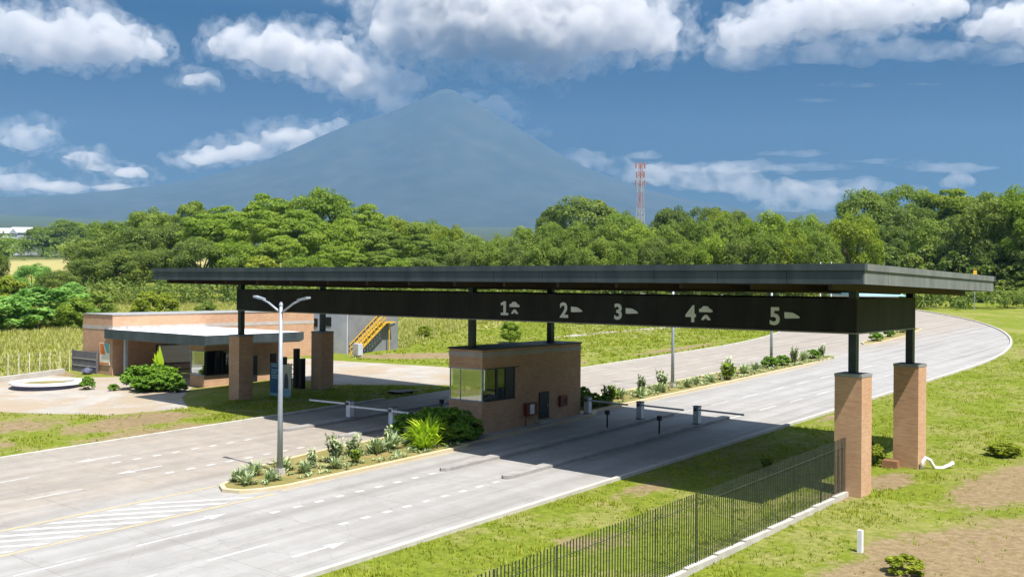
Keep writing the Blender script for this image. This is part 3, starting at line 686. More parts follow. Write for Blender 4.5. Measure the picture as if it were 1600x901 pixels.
m = MB(); m.box(a + .08, b - .1, c + .05, c + .06, 1.71, 3.44); m.build('pane', M['mirror'], wf)
m = MB(); m.box(b - .1, b + .01, c + .145, 4.09, 1.652, 1.75); m.box(b - .1, b + .01, c + .145, c + .25, 1.75, 3.44)
for y in (2.7, 3.3, 4.0): m.box(b - .1, b, y, y + .08, 1.75, 3.44)
wf = m.build('window', M['black'], gh)
m = MB(); m.box(b - .06, b - .05, c + .25, 4.0, 1.75, 3.44); m.build('pane', M['glass'], wf)
m = MB(); m.box(a + .13, a + .2, c + .15, d - .2, 1.0, 3.4); m.build('inner_wall', M['black'], gh)
m = MB(); m.box(b + .002, b + .05, 5.6, 6.5, .85, 2.95); m.build('door', M['black'], gh)
m = MB(); m.box(-60.7, -60.45, 1.5, 1.75, .7, 3.955); m.build('column', M['galv'], gh)

an = thing('brick_annex', 'long pale brick building with light stripe behind the white guardhouse roof', 'building', (-64, 10, .9))
m = MB(); m.box(-66.8, -62.0, 1.25, 22.2, .4, 4.66); m.box(-66.8, -62.0, 1.25, 22.2, 4.983, 5.85); m.build('wall', M['brick_pale'], an)
m = MB(); m.box(-66.82, -61.98, 1.23, 22.22, 4.662, 4.98); m.build('band', M['band'], an)
m = MB(); m.box(-66.85, -61.95, 1.2, 22.25, 5.852, 5.93); m.build('coping', M['cap'], an)
m = MB(); m.box(-61.998, -61.93, 5.2, 8.8, 1.6, 3.3); wf = m.build('window', M['black'], an)
m = MB(); m.box(-61.928, -61.92, 5.3, 8.7, 1.7, 3.2); m.build('pane', M['glass'], wf)
gt = thing('yard_gate', 'dark grey sheet metal gate joined to the front of the brick annex', 'gate', (-67, .9, .95))
m = MB(); m.box(-67.9, -64.1, .95, 1.05, .95, 2.75); m.build('panel', M['gategrey'], gt)
m = MB()
for z in (1.5, 2.1): m.box(-67.9, -64.1, .91, .948, z, z + .05)
m.build('rail', M['band'], gt)
for x in (-68.0, -64.05): 
    m = MB(); m.box(x - .06, x + .06, .94, 1.06, .7, 2.85); m.build('post', M['gategrey'], gt)
wm = thing('wall_poster', 'orange and teal poster with white lower half on the corner of the brick annex', 'poster', (-63.1, 1.2, 2.6))
m = MB(); m.box(-63.9, -62.3, 1.17, 1.228, 1.75, 3.55); m.build('board', M['cream'], wm)
m = MB(); m.poly([(-63.85, 1.166, 3.5), (-63.3, 1.166, 3.5), (-62.95, 1.166, 2.62), (-63.8, 1.166, 2.62)][::-1]); m.build('print', M['orange'], wm)
m = MB(); m.poly([(-63.2, 1.165, 3.52), (-62.35, 1.165, 3.52), (-62.35, 1.165, 2.75), (-62.75, 1.165, 2.75)][::-1]); m.build('print', M['teal'], wm)
m = MB(); m.poly([(-63.85, 1.165, 1.95), (-62.4, 1.165, 1.95), (-62.4, 1.165, 1.8), (-63.85, 1.165, 1.8)]); m.build('print', M['orange'], wm)
bag = thing('bin_bag', 'dark tied bag slumped at the foot of the grey yard gate', 'bag', (-64.4, .4, .9))
bm_ = bmesh.new(); bmesh.ops.create_icosphere(bm_, subdivisions=3, radius=.42)
for v in bm_.verts:
    v.co *= 1 + .25 * noise.noise(v.co * 4); v.co.z *= .8
    if v.co.z > .25: v.co.x *= .7; v.co.y *= .7
me = bpy.data.meshes.new('sack'); bm_.to_mesh(me); me.materials.append(M['navy']); o = bpy.data.objects.new('sack', me); COL.objects.link(o); o.parent = bag; o.location = (0, 0, .28)
m = MB(); m.tube([(-64.4, .4, 1.4), (-64.4, .42, 1.55)], [.05, .09], 6); m.build('knot', M['navy'], bag)

# promotional banner, turnstile frame
bn = thing('banner_stand', 'blue and cream advertising banner standing on the lawn between the two left pillars', 'banner', (-41.6, 2.5, .7))
zb = .55
def face(mb, x0, x1, z0, z1, y): mb.poly([(x0, y, z0), (x1, y, z0), (x1, y, z1), (x0, y, z1)])
m = MB(); m.box(-42.75, -41.62, 2.46, 2.5, zb + .35, 3.0); pn = m.build('panel', M['blue'], bn)
m = MB()
for z, x1 in ((2.85, -41.9), (2.55, -41.8), (2.38, -42.0), (2.2, -41.8), (2.03, -41.9)): face(m, -42.6, x1, z - .1, z, 2.452)
face(m, -42.7, -41.66, 2.92, 2.97, 2.452); m.build('print', M['lightblue'], pn)
m = MB(); m.box(-41.6, -40.45, 2.46, 2.5, zb + .35, 2.95); pn = m.build('panel', M['cream'], bn)
m = MB(); xz_prism(m, [(-41.2, 1.3), (-40.7, 1.3), (-40.72, 2.0), (-40.85, 2.35), (-41.05, 2.35), (-41.15, 2.0)], 2.44, 2.455); m.build('print', M['gategrey'], pn)
m = MB(); face(m, -41.58, -40.47, zb + .37, 1.25, 2.453); m.build('print', M['lightblue'], pn)
m = MB(); m.box(-42.75, -40.45, 2.45, 2.52, zb + .1, zb + .345); m.build('base', M['lightblue'], bn)
for x in (-42.6, -40.6): m = MB(); m.box(x - .04, x + .04, 2.54, 2.6, zb, 2.9); m.build('leg', M['galv'], bn)
ts = thing('turnstile', 'black full height pedestrian gate frame beside the rear left brick pillar', 'turnstile', (-44, 6.2, .8))
for x, h in ((-47.2, 2.4), (-45.9, 2.2), (-44.4, 2.9), (-43.75, 2.2)):
    m = MB(); m.box(x - .14, x + .14, 5.9, 6.3, .5, .85 + h); m.build('post', M['black'], ts)
m = MB()
for z in (1.0, 1.4, 1.8, 2.2, 2.5): m.box(-47.05, -46.05, 6.05, 6.12, z, z + .06); m.box(-45.7, -44.6, 6.05, 6.12, z, z + .06)
for x in (-46.8, -46.5, -46.2, -45.4, -45.1, -44.8): m.box(x, x + .05, 6.13, 6.18, .9, 2.6)
m.build('bars', M['black'], ts)

# ring planter and yard kerb wall
rp = thing('ring_bench', 'low circular white kerb bench round a grass bed on the plaza', 'planter', (-59.4, -5.3, .7))
m = MB(); N = 40; cx, cy, r0, r1 = -59.4, -5.4, 2.0, 2.5
def ringmesh(mb, ra, rbb, za, zb_):
    k = len(mb.v)
    for i in range(N):
        a = 2 * math.pi * i / N
        for r, z in ((ra, za), (rbb, za), (rbb, zb_), (ra, zb_)): mb.v.append((cx + r * math.cos(a), cy + r * math.sin(a), z))
    for i in range(N):
        j = (i + 1) % N
        for q in range(4):
            p = (q + 1) % 4; mb.f.append((k + 4 * i + q, k + 4 * j + q, k + 4 * j + p, k + 4 * i + p)); mb.t.append(.5)
ringmesh(m, 1.95, 2.6, .96, 1.12); m.build('seat', M['white'], rp)
m = MB(); ringmesh(m, 2.05, 2.42, .4, .955); m.build('wall', M['navy'], rp)  # navy stands in for the bluish shade under the seat
m = MB(); m.poly([(cx + 2.0 * math.cos(2 * math.pi * i / N), cy + 2.0 * math.sin(2 * math.pi * i / N), .95) for i in range(N)]); m.build('bed', M['soilbed'], rp)
lw = MB(); lw.hexa([(-66.6, -.6, .6), (-66.2, -.6, .6), (-63, -12, .3), (-63.4, -12, .3), (-66.6, -.6, 1.35), (-66.2, -.6, 1.35), (-63, -12, 1.0), (-63.4, -12, 1.0)])
for i in range(4): pass
tag(lw.build('kerb_wall', M['kerbc']), 'low cream retaining wall behind the ring bench at the edge of the tall grass', 'wall')
yf = thing('wire_fence', 'thin pale post and wire fence along the tall dry grass at far left', 'fence', (-67, -6, .9))
for i in range(14):
    y = .4 - .97 * i; x = -67.4 + (.4 - y) * .27
    m = MB(); m.box(x - .022, x + .022, y - .022, y + .022, .5, 2.8); m.build('post', M['cream'], yf)
m = MB()
for z in (1.3, 1.9, 2.6): m.bar((-67.4, .4, z), (-64.0, -12.2, z), .008, .008)
m.build('wire', M['cream'], yf)

# tank building with yellow stair
tk = thing('water_tank', 'grey concrete tank block with a yellow stair climbing its side wall', 'tank', (-62, 29, 1.6))
m = MB(); m.box(-66.5, -60.0, 24.9, 31.7, 1.2, 6.3); m.build('wall', M['greywall'], tk)
m = MB(); m.box(-66.5, -60.05, 24.78, 24.895, 1.2, 6.1); pf = m.build('front_panel', M['lilacwall'], tk)
for x0, x1, z0, z1 in ((-63.4, -62.4, 4.3, 5.2), (-65.3, -64.5, 4.2, 5.0)): m = MB(); m.box(x0, x1, 24.74, 24.775, z0, z1); m.build('vent', M['black'], tk)
m = MB(); m.box(-66.6, -59.9, 24.7, 31.8, 6.302, 6.4); m.build('coping', M['cap'], tk)
st = MB(); x0, x1 = -59.9, -59.1
def ramp_pt(t): return 25.1 + 4.0 * t, 1.55 + 3.1 * t
for i in range(13):
    y, z = ramp_pt(i / 12); st.box(x0 + .05, x1 - .05, y - .14, y + .14, z - .03, z + .03)
for x in (x0, x1): st.bar((x, 24.9, 1.45), (x, 29.1, 4.65), .05, .22)
st.box(x0, x1, 29.1, 30.5, 4.6, 4.72)
stair = st.build('stair', M['yellow'], tk)
st = MB()
for x in (x0, x1):
    st.bar((x, 25.0, 2.55), (x, 29.1, 5.65), .06, .07); st.bar((x, 25.0, 2.1), (x, 29.1, 5.2), .05, .05); st.bar((x, 29.1, 5.65), (x, 31.0, 6.2), .06, .07)
    for i in range(9):
        y, z = ramp_pt(i / 8); st.bar((x, y, z), (x, y, z + 1.0), .05, .05)
st.build('handrail', M['yellow'], stair)
m = MB(); m.box(-59.55, -59.45, 29.9, 30.0, 1.6, 4.6); m.build('stair_leg', M['yellow'], tk)
cab = thing('meter_cabinet', 'small pale utility cabinet standing in front of the grey tank wall', 'cabinet', (-57.0, 23.2, 1.5))
m = MB(); m.box(-57.45, -56.65, 23.2, 23.8, 1.75, 2.85); bd = m.build('body', M['lilacwall'], cab); m = MB(); m.box(-57.4, -56.7, 23.19, 23.197, 1.85, 2.78); m.build('door', M['band'], cab)
m = MB(); m.box(-57.35, -56.75, 23.3, 23.7, 1.3, 1.745); m.build('plinth', M['kerbc'], cab)
mh = MB()
for i in range(9): mh.box(-36.9 + .14 * i, -36.8 + .14 * i, 8.2, 9.9, zg(-37, 9) + .12, zg(-37, 9) + .16)
mh.box(-36.95, -35.6, 8.4, 8.5, zg(-37, 9) + .0, zg(-37, 9) + .118); mh.box(-36.95, -35.6, 9.5, 9.6, zg(-37, 9), zg(-37, 9) + .118)
tag(mh.build('drain_grate', M['black']), 'dark rectangular drain grate lying on the shaded lawn beside the entry road', 'grate')

# ------------------------------------------------------------------ right verge: picket fence, wall, small things
fc = thing('picket_fence', 'dark green vertical bar fence running from the front right pillar along the verge', 'fence', (-.1, -12, -.2))
FX = -.12
def fence_z(y): return zg(FX, y)
m = MB(); y = -.66
while y > -36:
    wv = .05
    m.box(FX - .014, FX + .014, y - .010, y + .010, fence_z(y) + .2, fence_z(y) + 2.44); y -= .145
m.build('pickets', M['fencedark'], fc)
m = MB()
for h in (.45, 2.1): m.bar((FX + .05, -.6, fence_z(-.6) + h), (FX + .05, -36, fence_z(-36) + h), .012, .016)
m.build('rail', M['fencedark'], fc)
for i in range(15):
    y = -.62 - 2.5 * i; m = MB(); m.box(FX + .02, FX + .04, y - .009, y + .009, fence_z(y), fence_z(y) + 2.44); m.build('post', M['fencedark'], fc)
m = MB(); y = .1
for i in range(20):
    ya, yb = .1 - 2 * i, .1 - 2 * (i + 1) + .004; h = fence_z(ya - 1) + .2
    m.box(FX - .06, FX + .17, yb, ya, fence_z(yb) - .3, h)
tag(m.build('plinth_wall', M['kerbc']), 'stepped pale concrete plinth wall under the dark bar fence', 'wall')
p = G(1344, 862); m = MB(); m.box(p.x - .08, p.x + .08, p.y - .08, p.y + .08, p.z - .1, p.z + .75); o = m.build('marker_post', M['white']); tag(o, 'short white marker post standing on the dirt patch past the fence end', 'post')
pp = thing('bent_pipe', 'bent white plastic pipe poking out of the grass at the rear right pillar foot', 'pipe', (.9, 7.2, .2))
m = MB(); m.tube([(.72, 6.75, .1), (.74, 6.75, .55), (.84, 6.9, .72), (.98, 7.05, .62), (1.15, 7.2, .25), (1.4, 7.5, .22), (1.75, 7.9, .42)], [.085] * 7, 10); m.build('tube', M['pipe'], pp, True)
m = MB(); m.tube([(1.7, 7.85, .40), (1.78, 7.94, .44)], [.105, .105], 10); m.build('collar', M['pipe'], pp)
m = MB(); m.hexa([(-.9, 5.9, .15), (-.2, 6.1, .15), (-.2, 6.6, .15), (-.9, 6.4, .15), (-.85, 5.95, .55), (-.25, 6.12, .5), (-.25, 6.55, .52), (-.85, 6.35, .58)]); tag(m.build('crate', M['wood']), 'small brown wooden crate on the ground against the rear right pillar', 'crate')

# ------------------------------------------------------------------ far things: radio tower, sheds, yellow sign, distant white posts
tw = thing('radio_tower', 'red and white lattice radio tower rising behind the tree line', 'tower', (0, 0, 0))
d0 = 520; bse = P(1000, 400, d0); zt = P(1000, 254, d0).z; bx, by = bse.x, bse.y; zb = zg(bx, by)
tw.location = (bx, by, zb); ORG[tw.name] = (bx, by, zb)
ns = 14
for k in range(7):
    mm = MB()
    for i in (2 * k, 2 * k + 1):
        za, zc = zb + (zt - zb) * i / ns, zb + (zt - zb) * (i + 1) / ns; ra, rc = 2.3 - 1.6 * i / ns, 2.3 - 1.6 * (i + 1) / ns
        cs = [(1, 1), (1, -1), (-1, -1), (-1, 1)]
        for q in range(4):
            c0, c1_ = cs[q], cs[(q + 1) % 4]
            mm.bar((bx + c0[0] * ra, by + c0[1] * ra, za), (bx + c0[0] * rc, by + c0[1] * rc, zc), .16, .16)
            mm.bar((bx + c0[0] * ra, by + c0[1] * ra, za), (bx + c1_[0] * rc, by + c1_[1] * rc, zc), .09, .09)
            mm.bar((bx + c1_[0] * ra, by + c1_[1] * ra, za), (bx + c0[0] * rc, by + c0[1] * rc, zc), .09, .09)
    mm.build('mast_section', M['redwhite_r'] if k % 2 == 0 else M['band'], tw)  # grey for the white sections, haze painted into the tone
for h, s2 in ((.97, 2.6), (.88, 2.2), (.80, 2.6)):
    mm = MB(); z = zb + (zt - zb) * h
    for a in (0, 2.1, 4.2): mm.box(bx + s2 * math.cos(a) - .3, bx + s2 * math.cos(a) + .3, by + s2 * math.sin(a) - .3, by + s2 * math.sin(a) + .3, z - 1.6, z + 1.6); mm.bar((bx, by, z), (bx + s2 * math.cos(a), by + s2 * math.sin(a), z), .2, .2)
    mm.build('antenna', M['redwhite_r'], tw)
def shed(name, u0, u1, v0, v1, d, wall, roof, lb):
    a, b = P(u0, v1, d), P(u1, v1, d); zt = P((u0 + u1) / 2, v0, d).z; zb = min(zg(a.x, a.y), a.z) - 1; dp = FW * 14
    t = thing(name, lb, 'building', (a.x, a.y, zb))
    m = MB(); q = [a, b, b + dp, a + dp]; m.hexa([(p.x, p.y, zb) for p in q] + [(p.x, p.y, zb + (zt - zb) * .82) for p in q]); m.build('wall', wall, t)
    ov = RT * .8; q = [a - ov - FW, b + ov - FW, b + dp + ov, a + dp - ov]; h = zb + (zt - zb) * .82 + .01
    m = MB(); c0 = (q[0] + q[3]) / 2; c1_ = (q[1] + q[2]) / 2
    m.poly([(q[0].x, q[0].y, h), (q[1].x, q[1].y, h), (c1_.x, c1_.y, zt + .3), (c0.x, c0.y, zt + .3)]); m.poly([(q[3].x, q[3].y, h), (c0.x, c0.y, zt + .3), (c1_.x, c1_.y, zt + .3), (q[2].x, q[2].y, h)])
    m.poly([(q[0].x, q[0].y, h), (c0.x, c0.y, zt + .3), (q[3].x, q[3].y, h)]); m.poly([(q[1].x, q[1].y, h), (q[2].x, q[2].y, h), (c1_.x, c1_.y, zt + .3)]); m.build('roof', roof, t)
    nwin = 5; m = MB()
    for i in range(nwin):
        e = a.lerp(b, (i + .3) / nwin) - FW * .05; g_ = a.lerp(b, (i + .7) / nwin) - FW * .05; z1, z2 = zb + (zt - zb) * .4, zb + (zt - zb) * .65
        m.poly([(e.x, e.y, z1), (g_.x, g_.y, z1), (g_.x, g_.y, z2), (e.x, e.y, z2)])
    m.build('window', M['gategrey'], t)
shed('warehouse', -8, 13, 356, 367, 800, M['white'], M['lilacwall'], 'distant white warehouse at the far left edge before the hills')
shed('warehouse', 14, 46, 355, 366, 830, M['lilacwall'], M['whiteroof'], 'distant pale warehouse with windows beside the one at the far left edge')
shed('shed', 1345, 1404, 452, 464, 150, M['white'], M['lightblue'], 'low white shed with pale blue roof seen in the gap above the beam')
p = G(1523, 470); sd = 172
e = P(1523, 436, sd); zb = zg(e.x, e.y); t = thing('road_sign', 'small yellow road sign on a post by the trees past the roof', 'sign', (e.x, e.y, zb))
m = MB(); m.bar((e.x, e.y, zb), (e.x, e.y, e.z + .6), .12, .12); m.build('post', M['galv'], t)
m = MB(); a = Vector((e.x, e.y, e.z)) - FW * .1; m.hexa([a - RT * .3 + FW * .05, a + RT * .3 + FW * .05, a + RT * .3 - FW * .0, a - RT * .3 - FW * .0] + [v + UP * 1.5 for v in (a - RT * .3 + FW * .05, a + RT * .3 + FW * .05, a + RT * .3, a - RT * .3)]); m.build('plate', M['yellow'], t)
for u, lb in ((1282, 'thin white pole behind the canopy roof left of the pair by its right corner'), (1299, 'thin white pole behind the canopy roof nearer its right corner')):
    e = P(u, 409, 150); zb = zg(e.x, e.y); m = MB(); m.tube([(e.x, e.y, zb), (e.x, e.y, e.z)], [.11, .08], 8); o = m.build('flag_pole', M['white']); tag(o, lb, 'pole', 'white poles past the gate')

# ------------------------------------------------------------------ vegetation prototypes
def leaf_quad(mb, p, nrm, size, r):
    t = nrm.orthogonal().normalized(); b = nrm.cross(t); a = r.uniform(0, 6.28)
    t, b = t * math.cos(a) + b * math.sin(a), b * math.cos(a) - t * math.sin(a)
    l = size * r.uniform(.7, 1.35); w_ = l * r.uniform(.4, .75)
    mb.poly([p - t * l * .5, p + b * w_ * .5 - t * l * .05 + nrm * l * .1, p + t * l * .5, p - b * w_ * .5 - t * l * .05 + nrm * l * .1])
def rand_dir(r):
    z = r.uniform(-1, 1); a = r.uniform(0, 6.283); q = math.sqrt(1 - z * z); return Vector((q * math.cos(a), q * math.sin(a), z))
def clump(mb, c, rc, n, size, r, flat=.75, base=.5):
    for _ in range(n):
        d = rand_dir(r)
        if d.z < -.3 and r.random() < .6: d.z = -d.z
        k = r.uniform(.45, 1.0) ** .6
        p = c + Vector((d.x * rc * k, d.y * rc * k, d.z * rc * flat * k))
        nrm = (d * .8 + rand_dir(r) * .75 + UP * .35).normalized()
        mb.tint = min(1, max(0, base + r.uniform(-.2, .2) + .08 * d.z)); leaf_quad(mb, p, nrm, size, r)
def crown_round(mb, r, H, Rr, z0, n, m_, size, flat=.8, gap=0.0, top=1.0, seed=0):
    cz = (z0 + H) / 2; hz = (H - z0) / 2
    lob = [(rand_dir(r), r.uniform(.1, .34)) for _ in range(6)]
    for i in range(n):
        d = rand_dir(r)
        if d.z < -.5 and r.random() < .5: d.z = -d.z
        k = r.uniform(.5, 1) ** .45
        sc_ = .84 + sum(a * max(0, d.dot(q) - .45) * 1.6 for q, a in lob)
        if gap and noise.noise(d * 2.2 + Vector((seed, 0, 0))) > gap: continue
        rc = Rr * r.uniform(.17, .30)
        c = Vector((d.x * (Rr - rc * .6) * k * sc_, d.y * (Rr - rc * .6) * k * sc_, cz + d.z * (hz - rc * flat * .7) * k * min(1.05, sc_)))
        clump(mb, c, rc, m_, size, r, flat, base=r.uniform(.25, .75))
def crown_umbrella(mb, r, H, Rr, z0, n, m_, size, seed=0):
    for i in range(n):
        a = r.uniform(0, 6.283); q = math.sqrt(r.uniform(0, 1)); layer = r.choice((1.0, 1.0, .82, .66, .5))
        rad = Rr * q * (1.0 if layer > .8 else .95)
        z = z0 + (H - z0) * (layer * (1 - .42 * q * q) + r.uniform(-.05, .05))
        rc = Rr * r.uniform(.16, .27)
        clump(mb, Vector((rad * math.cos(a) * .86, rad * math.sin(a) * .86, z - rc * .3)), rc, m_, size, r, .38, base=r.uniform(.3, .75))
def trunk(mb, r, H, Rr, rt, fork, nl=6):
    b = Vector((r.uniform(-.3, .3), r.uniform(-.3, .3), H * fork))
    mb.tube([(0, 0, -.4), (r.uniform(-.1, .1), 0, H * fork * .5), b], [rt * 1.35, rt, rt * .8], 8)
    for i in range(nl):
        a = 6.283 * i / nl + r.uniform(-.4, .4); e = Vector((math.cos(a) * Rr * r.uniform(.45, .75), math.sin(a) * Rr * r.uniform(.45, .75), H * r.uniform(.6, .85)))
        mid = b.lerp(e, .5) + Vector((0, 0, H * .05)); mb.tube([b - UP * .3, mid, e], [rt * .5, rt * .33, rt * .12], 5)
PROTO = {}
H0, R0 = 14.0, 7.0
def proto(kind, leaf, seed):
    key = (kind, leaf, seed)
    if key in PROTO: return PROTO[key]
    r = random.Random(seed * 31 + len(kind) * 7); t = thing('broadleaf_tree', 'tree', 'tree'); c = MB(); k = MB()
    if kind == 'umbrella': crown_umbrella(c, r, H0, R0, H0 * .38, 90, 175, .43, seed); trunk(k, r, H0, R0, .42, .36, 8)
    elif kind == 'round': crown_round(c, r, H0, R0, H0 * .12, 100, 175, .43, .8, 0, seed=seed); trunk(k, r, H0, R0, .4, .3)
    elif kind == 'oval': crown_round(c, r, H0, R0 * .98, H0 * .05, 100, 170, .42, .85, .75, seed=seed); trunk(k, r, H0, R0, .3, .25)
    elif kind == 'airy': crown_round(c, r, H0, R0, H0 * .3, 70, 140, .41, .55, .28, seed=seed); trunk(k, r, H0, R0, .38, .32, 9)
    elif kind == 'bush': crown_round(c, r, H0, R0, -H0 * .1, 60, 85, .95, .8, 0, seed=seed)
    c.build('crown', L[leaf], t, tint=True)
    if k.v: k.build('trunk', M['bark'], t)
    PROTO[key] = [t, 0]; return PROTO[key]
KINDW = {'umbrella': 'flat topped layered', 'round': 'dense rounded', 'oval': 'loose oval', 'airy': 'airy open crowned', 'bush': 'low bushy'}
LEAFW = {'bright': 'bright green', 'dark': 'dark green', 'olive': 'olive green', 'yellow': 'yellow green', 'blue': 'blue green'}
USED = {}
def plant_tree(u, vt, wpx, d, kind, leaf, where, group, seed=None, name='broadleaf_tree', cat='tree', asp=1.0):
    b = P(u, 440, d); zb = zg(b.x, b.y); zt = P(u, vt, d).z; H = max(1.0, zt - zb); Rr = wpx / 2 / FPX * d
    pr_ = proto(kind, leaf, seed if seed is not None else int(u * 7 + vt) % 3)
    lb = f'{LEAFW[leaf]} {KINDW[kind]} {cat} {where}'
    r = random.Random(int(u * 13 + vt * 7 + d))
    s3 = (Rr / R0, Rr / R0 * asp, H / H0)
    if pr_[1] == 0:
        t = pr_[0]; t.location = (b.x, b.y, zb); t.rotation_euler = (0, 0, r.uniform(0, 6.28)); t.scale = s3; t['label'] = lb; t['group'] = group; t['category'] = cat; t.name = name; pr_[1] = 1
    else:
        t = dup(pr_[0], (b.x, b.y, zb), r.uniform(0, 6.28), s3, lb, group); t['category'] = cat; t.name = name
    return t
ORD = ['first', 'second', 'third', 'fourth', 'fifth', 'sixth', 'seventh', 'eighth', 'ninth', 'tenth', 'eleventh', 'twelfth', 'thirteenth', 'fourteenth', 'fifteenth', 'sixteenth', 'seventeenth', 'eighteenth', 'nineteenth', 'twentieth', 'twenty-first', 'twenty-second', 'twenty-third', 'twenty-fourth']
def row(items, phrase, group, **kw):
    for i, it in enumerate(items): plant_tree(*it, phrase.format(ORD[i]), group, **kw)
# the wood on the left, back to front
row([(-30, 366, 90, 800, 'oval', 'olive'), (18, 372, 80, 790, 'oval', 'bright'), (66, 352, 62, 780, 'round', 'olive'), (104, 343, 80, 780, 'oval', 'olive'), (146, 345, 70, 760, 'oval', 'olive')],
    '{} from the frame edge beyond the tan field', 'trees beyond the tan field')
row([(182, 341, 96, 330, 'round', 'olive'), (232, 326, 96, 320, 'round', 'olive'), (302, 316, 78, 310, 'umbrella', 'olive'), (352, 322, 110, 300, 'umbrella', 'bright'), (425, 303, 120, 290, 'umbrella', 'bright'), (500, 291, 130, 285, 'round', 'bright'), (560, 317, 100, 280, 'umbrella', 'bright'), (612, 335, 90, 290, 'round', 'yellow'), (660, 340, 100, 290, 'round', 'olive'), (704, 352, 70, 280, 'round', 'yellow')],
    '{} along the ridge of the left wood', 'ridge trees of the left wood')
row([(150, 372, 100, 270, 'round', 'dark'), (215, 352, 110, 260, 'round', 'dark'), (270, 346, 100, 255, 'round', 'dark'), (330, 332, 120, 250, 'umbrella', 'bright'), (398, 326, 120, 245, 'umbrella', 'bright'), (462, 330, 110, 240, 'umbrella', 'bright'), (525, 345, 110, 240, 'round', 'bright'), (588, 356, 110, 245, 'umbrella', 'olive'), (645, 364, 100, 240, 'umbrella', 'olive'), (700, 370, 90, 240, 'oval', 'olive')],
    '{} in the middle row of the left wood', 'middle row of the left wood')
row([(135, 402, 70, 215, 'round', 'dark'), (190, 388, 90, 215, 'round', 'dark'), (250, 384, 90, 215, 'round', 'dark'), (312, 372, 100, 212, 'round', 'dark'), (372, 375, 100, 212, 'round', 'bright'), (405, 402, 74, 205, 'bush', 'yellow'), (440, 370, 90, 212, 'umbrella', 'bright'), (478, 398, 80, 205, 'round', 'bright'), (532, 384, 96, 210, 'umbrella', 'bright'), (590, 392, 100, 210, 'umbrella', 'olive'), (650, 398, 90, 208, 'round', 'dark'), (625, 404, 80, 205, 'round', 'bright')],
    '{} on the front edge of the left wood', 'front edge of the left wood')
# plantation band behind the canopy, and the taller trees behind it
row([(910, 304, 132, 400, 'round', 'dark'), (862, 322, 60, 410, 'round', 'dark'), (968, 326, 70, 380, 'round', 'bright'), (1048, 318, 78, 350, 'round', 'dark'), (1106, 317, 70, 345, 'airy', 'dark'), (1128, 322, 64, 330, 'round', 'yellow'), (1160, 326, 60, 330, 'oval', 'dark')],
    '{} of the tall trees behind the olive belt', 'tall trees behind the olive belt')
row([(742, 366, 70, 262, 'oval', 'olive'), (782, 366, 70, 256, 'oval', 'olive'), (825, 352, 74, 250, 'oval', 'olive'), (868, 345, 76, 248, 'oval', 'olive'), (912, 346, 76, 246, 'oval', 'olive'), (955, 344, 76, 244, 'oval', 'olive'), (1000, 343, 76, 242, 'oval', 'bright'), (1044, 344, 76, 240, 'oval', 'olive'), (1088, 340, 76, 238, 'oval', 'olive'), (1132, 334, 78, 236, 'oval', 'olive'), (1172, 340, 72, 234, 'oval', 'bright'), (1212, 328, 82, 232, 'oval', 'bright'), (1256, 334, 78, 230, 'oval', 'bright'), (1294, 345, 64, 230, 'oval', 'dark')],
    '{} in the back row of the olive belt', 'back row of the olive belt')
row([(722, 384, 66, 205, 'oval', 'dark'), (764, 378, 66, 204, 'oval', 'olive'), (806, 380, 68, 202, 'oval', 'dark'), (848, 372, 70, 200, 'oval', 'olive'), (892, 376, 70, 198, 'oval', 'olive'), (936, 370, 72, 196, 'oval', 'olive'), (980, 374, 70, 194, 'oval', 'olive'), (1022, 370, 70, 192, 'oval', 'dark'), (1066, 374, 72, 190, 'oval', 'olive'), (1110, 366, 72, 188, 'oval', 'bright'), (1154, 370, 72, 186, 'oval', 'dark'), (1198, 362, 74, 184, 'oval', 'olive'), (1242, 366, 74, 182, 'oval', 'yellow'), (1288, 360, 70, 180, 'oval', 'olive')],
    '{} in the front row of the olive belt', 'front row of the olive belt')
# the big trees on the right
row([(1352, 291, 96, 330, 'round', 'olive'), (1420, 290, 120, 330, 'airy', 'olive'), (1478, 294, 120, 325, 'umbrella', 'yellow'), (1540, 298, 110, 320, 'round', 'olive'), (1600, 292, 110, 300, 'airy', 'olive')],
    '{} along the skyline of the right wood', 'skyline trees of the right wood')
row([(1334, 334, 104, 205, 'round', 'yellow'), (1392, 346, 90, 235, 'airy', 'dark'), (1420, 318, 96, 240, 'airy', 'dark'), (1462, 340, 90, 220, 'round', 'olive'), (1506, 336, 100, 210, 'airy', 'dark'), (1546, 305, 120, 205, 'round', 'dark'), (1604, 284, 120, 200, 'round', 'bright'), (1380, 382, 80, 215, 'bush', 'dark'), (1446, 384, 80, 212, 'bush', 'dark'), (1500, 386, 90, 205, 'bush', 'dark'), (1560, 372, 90, 200, 'airy', 'dark'), (1612, 350, 90, 195, 'airy', 'dark'), (1545, 400, 80, 198, 'bush', 'dark'), (1600, 410, 90, 196, 'bush', 'dark')],
    '{} beside the bend at the right wood', 'trees beside the bend')
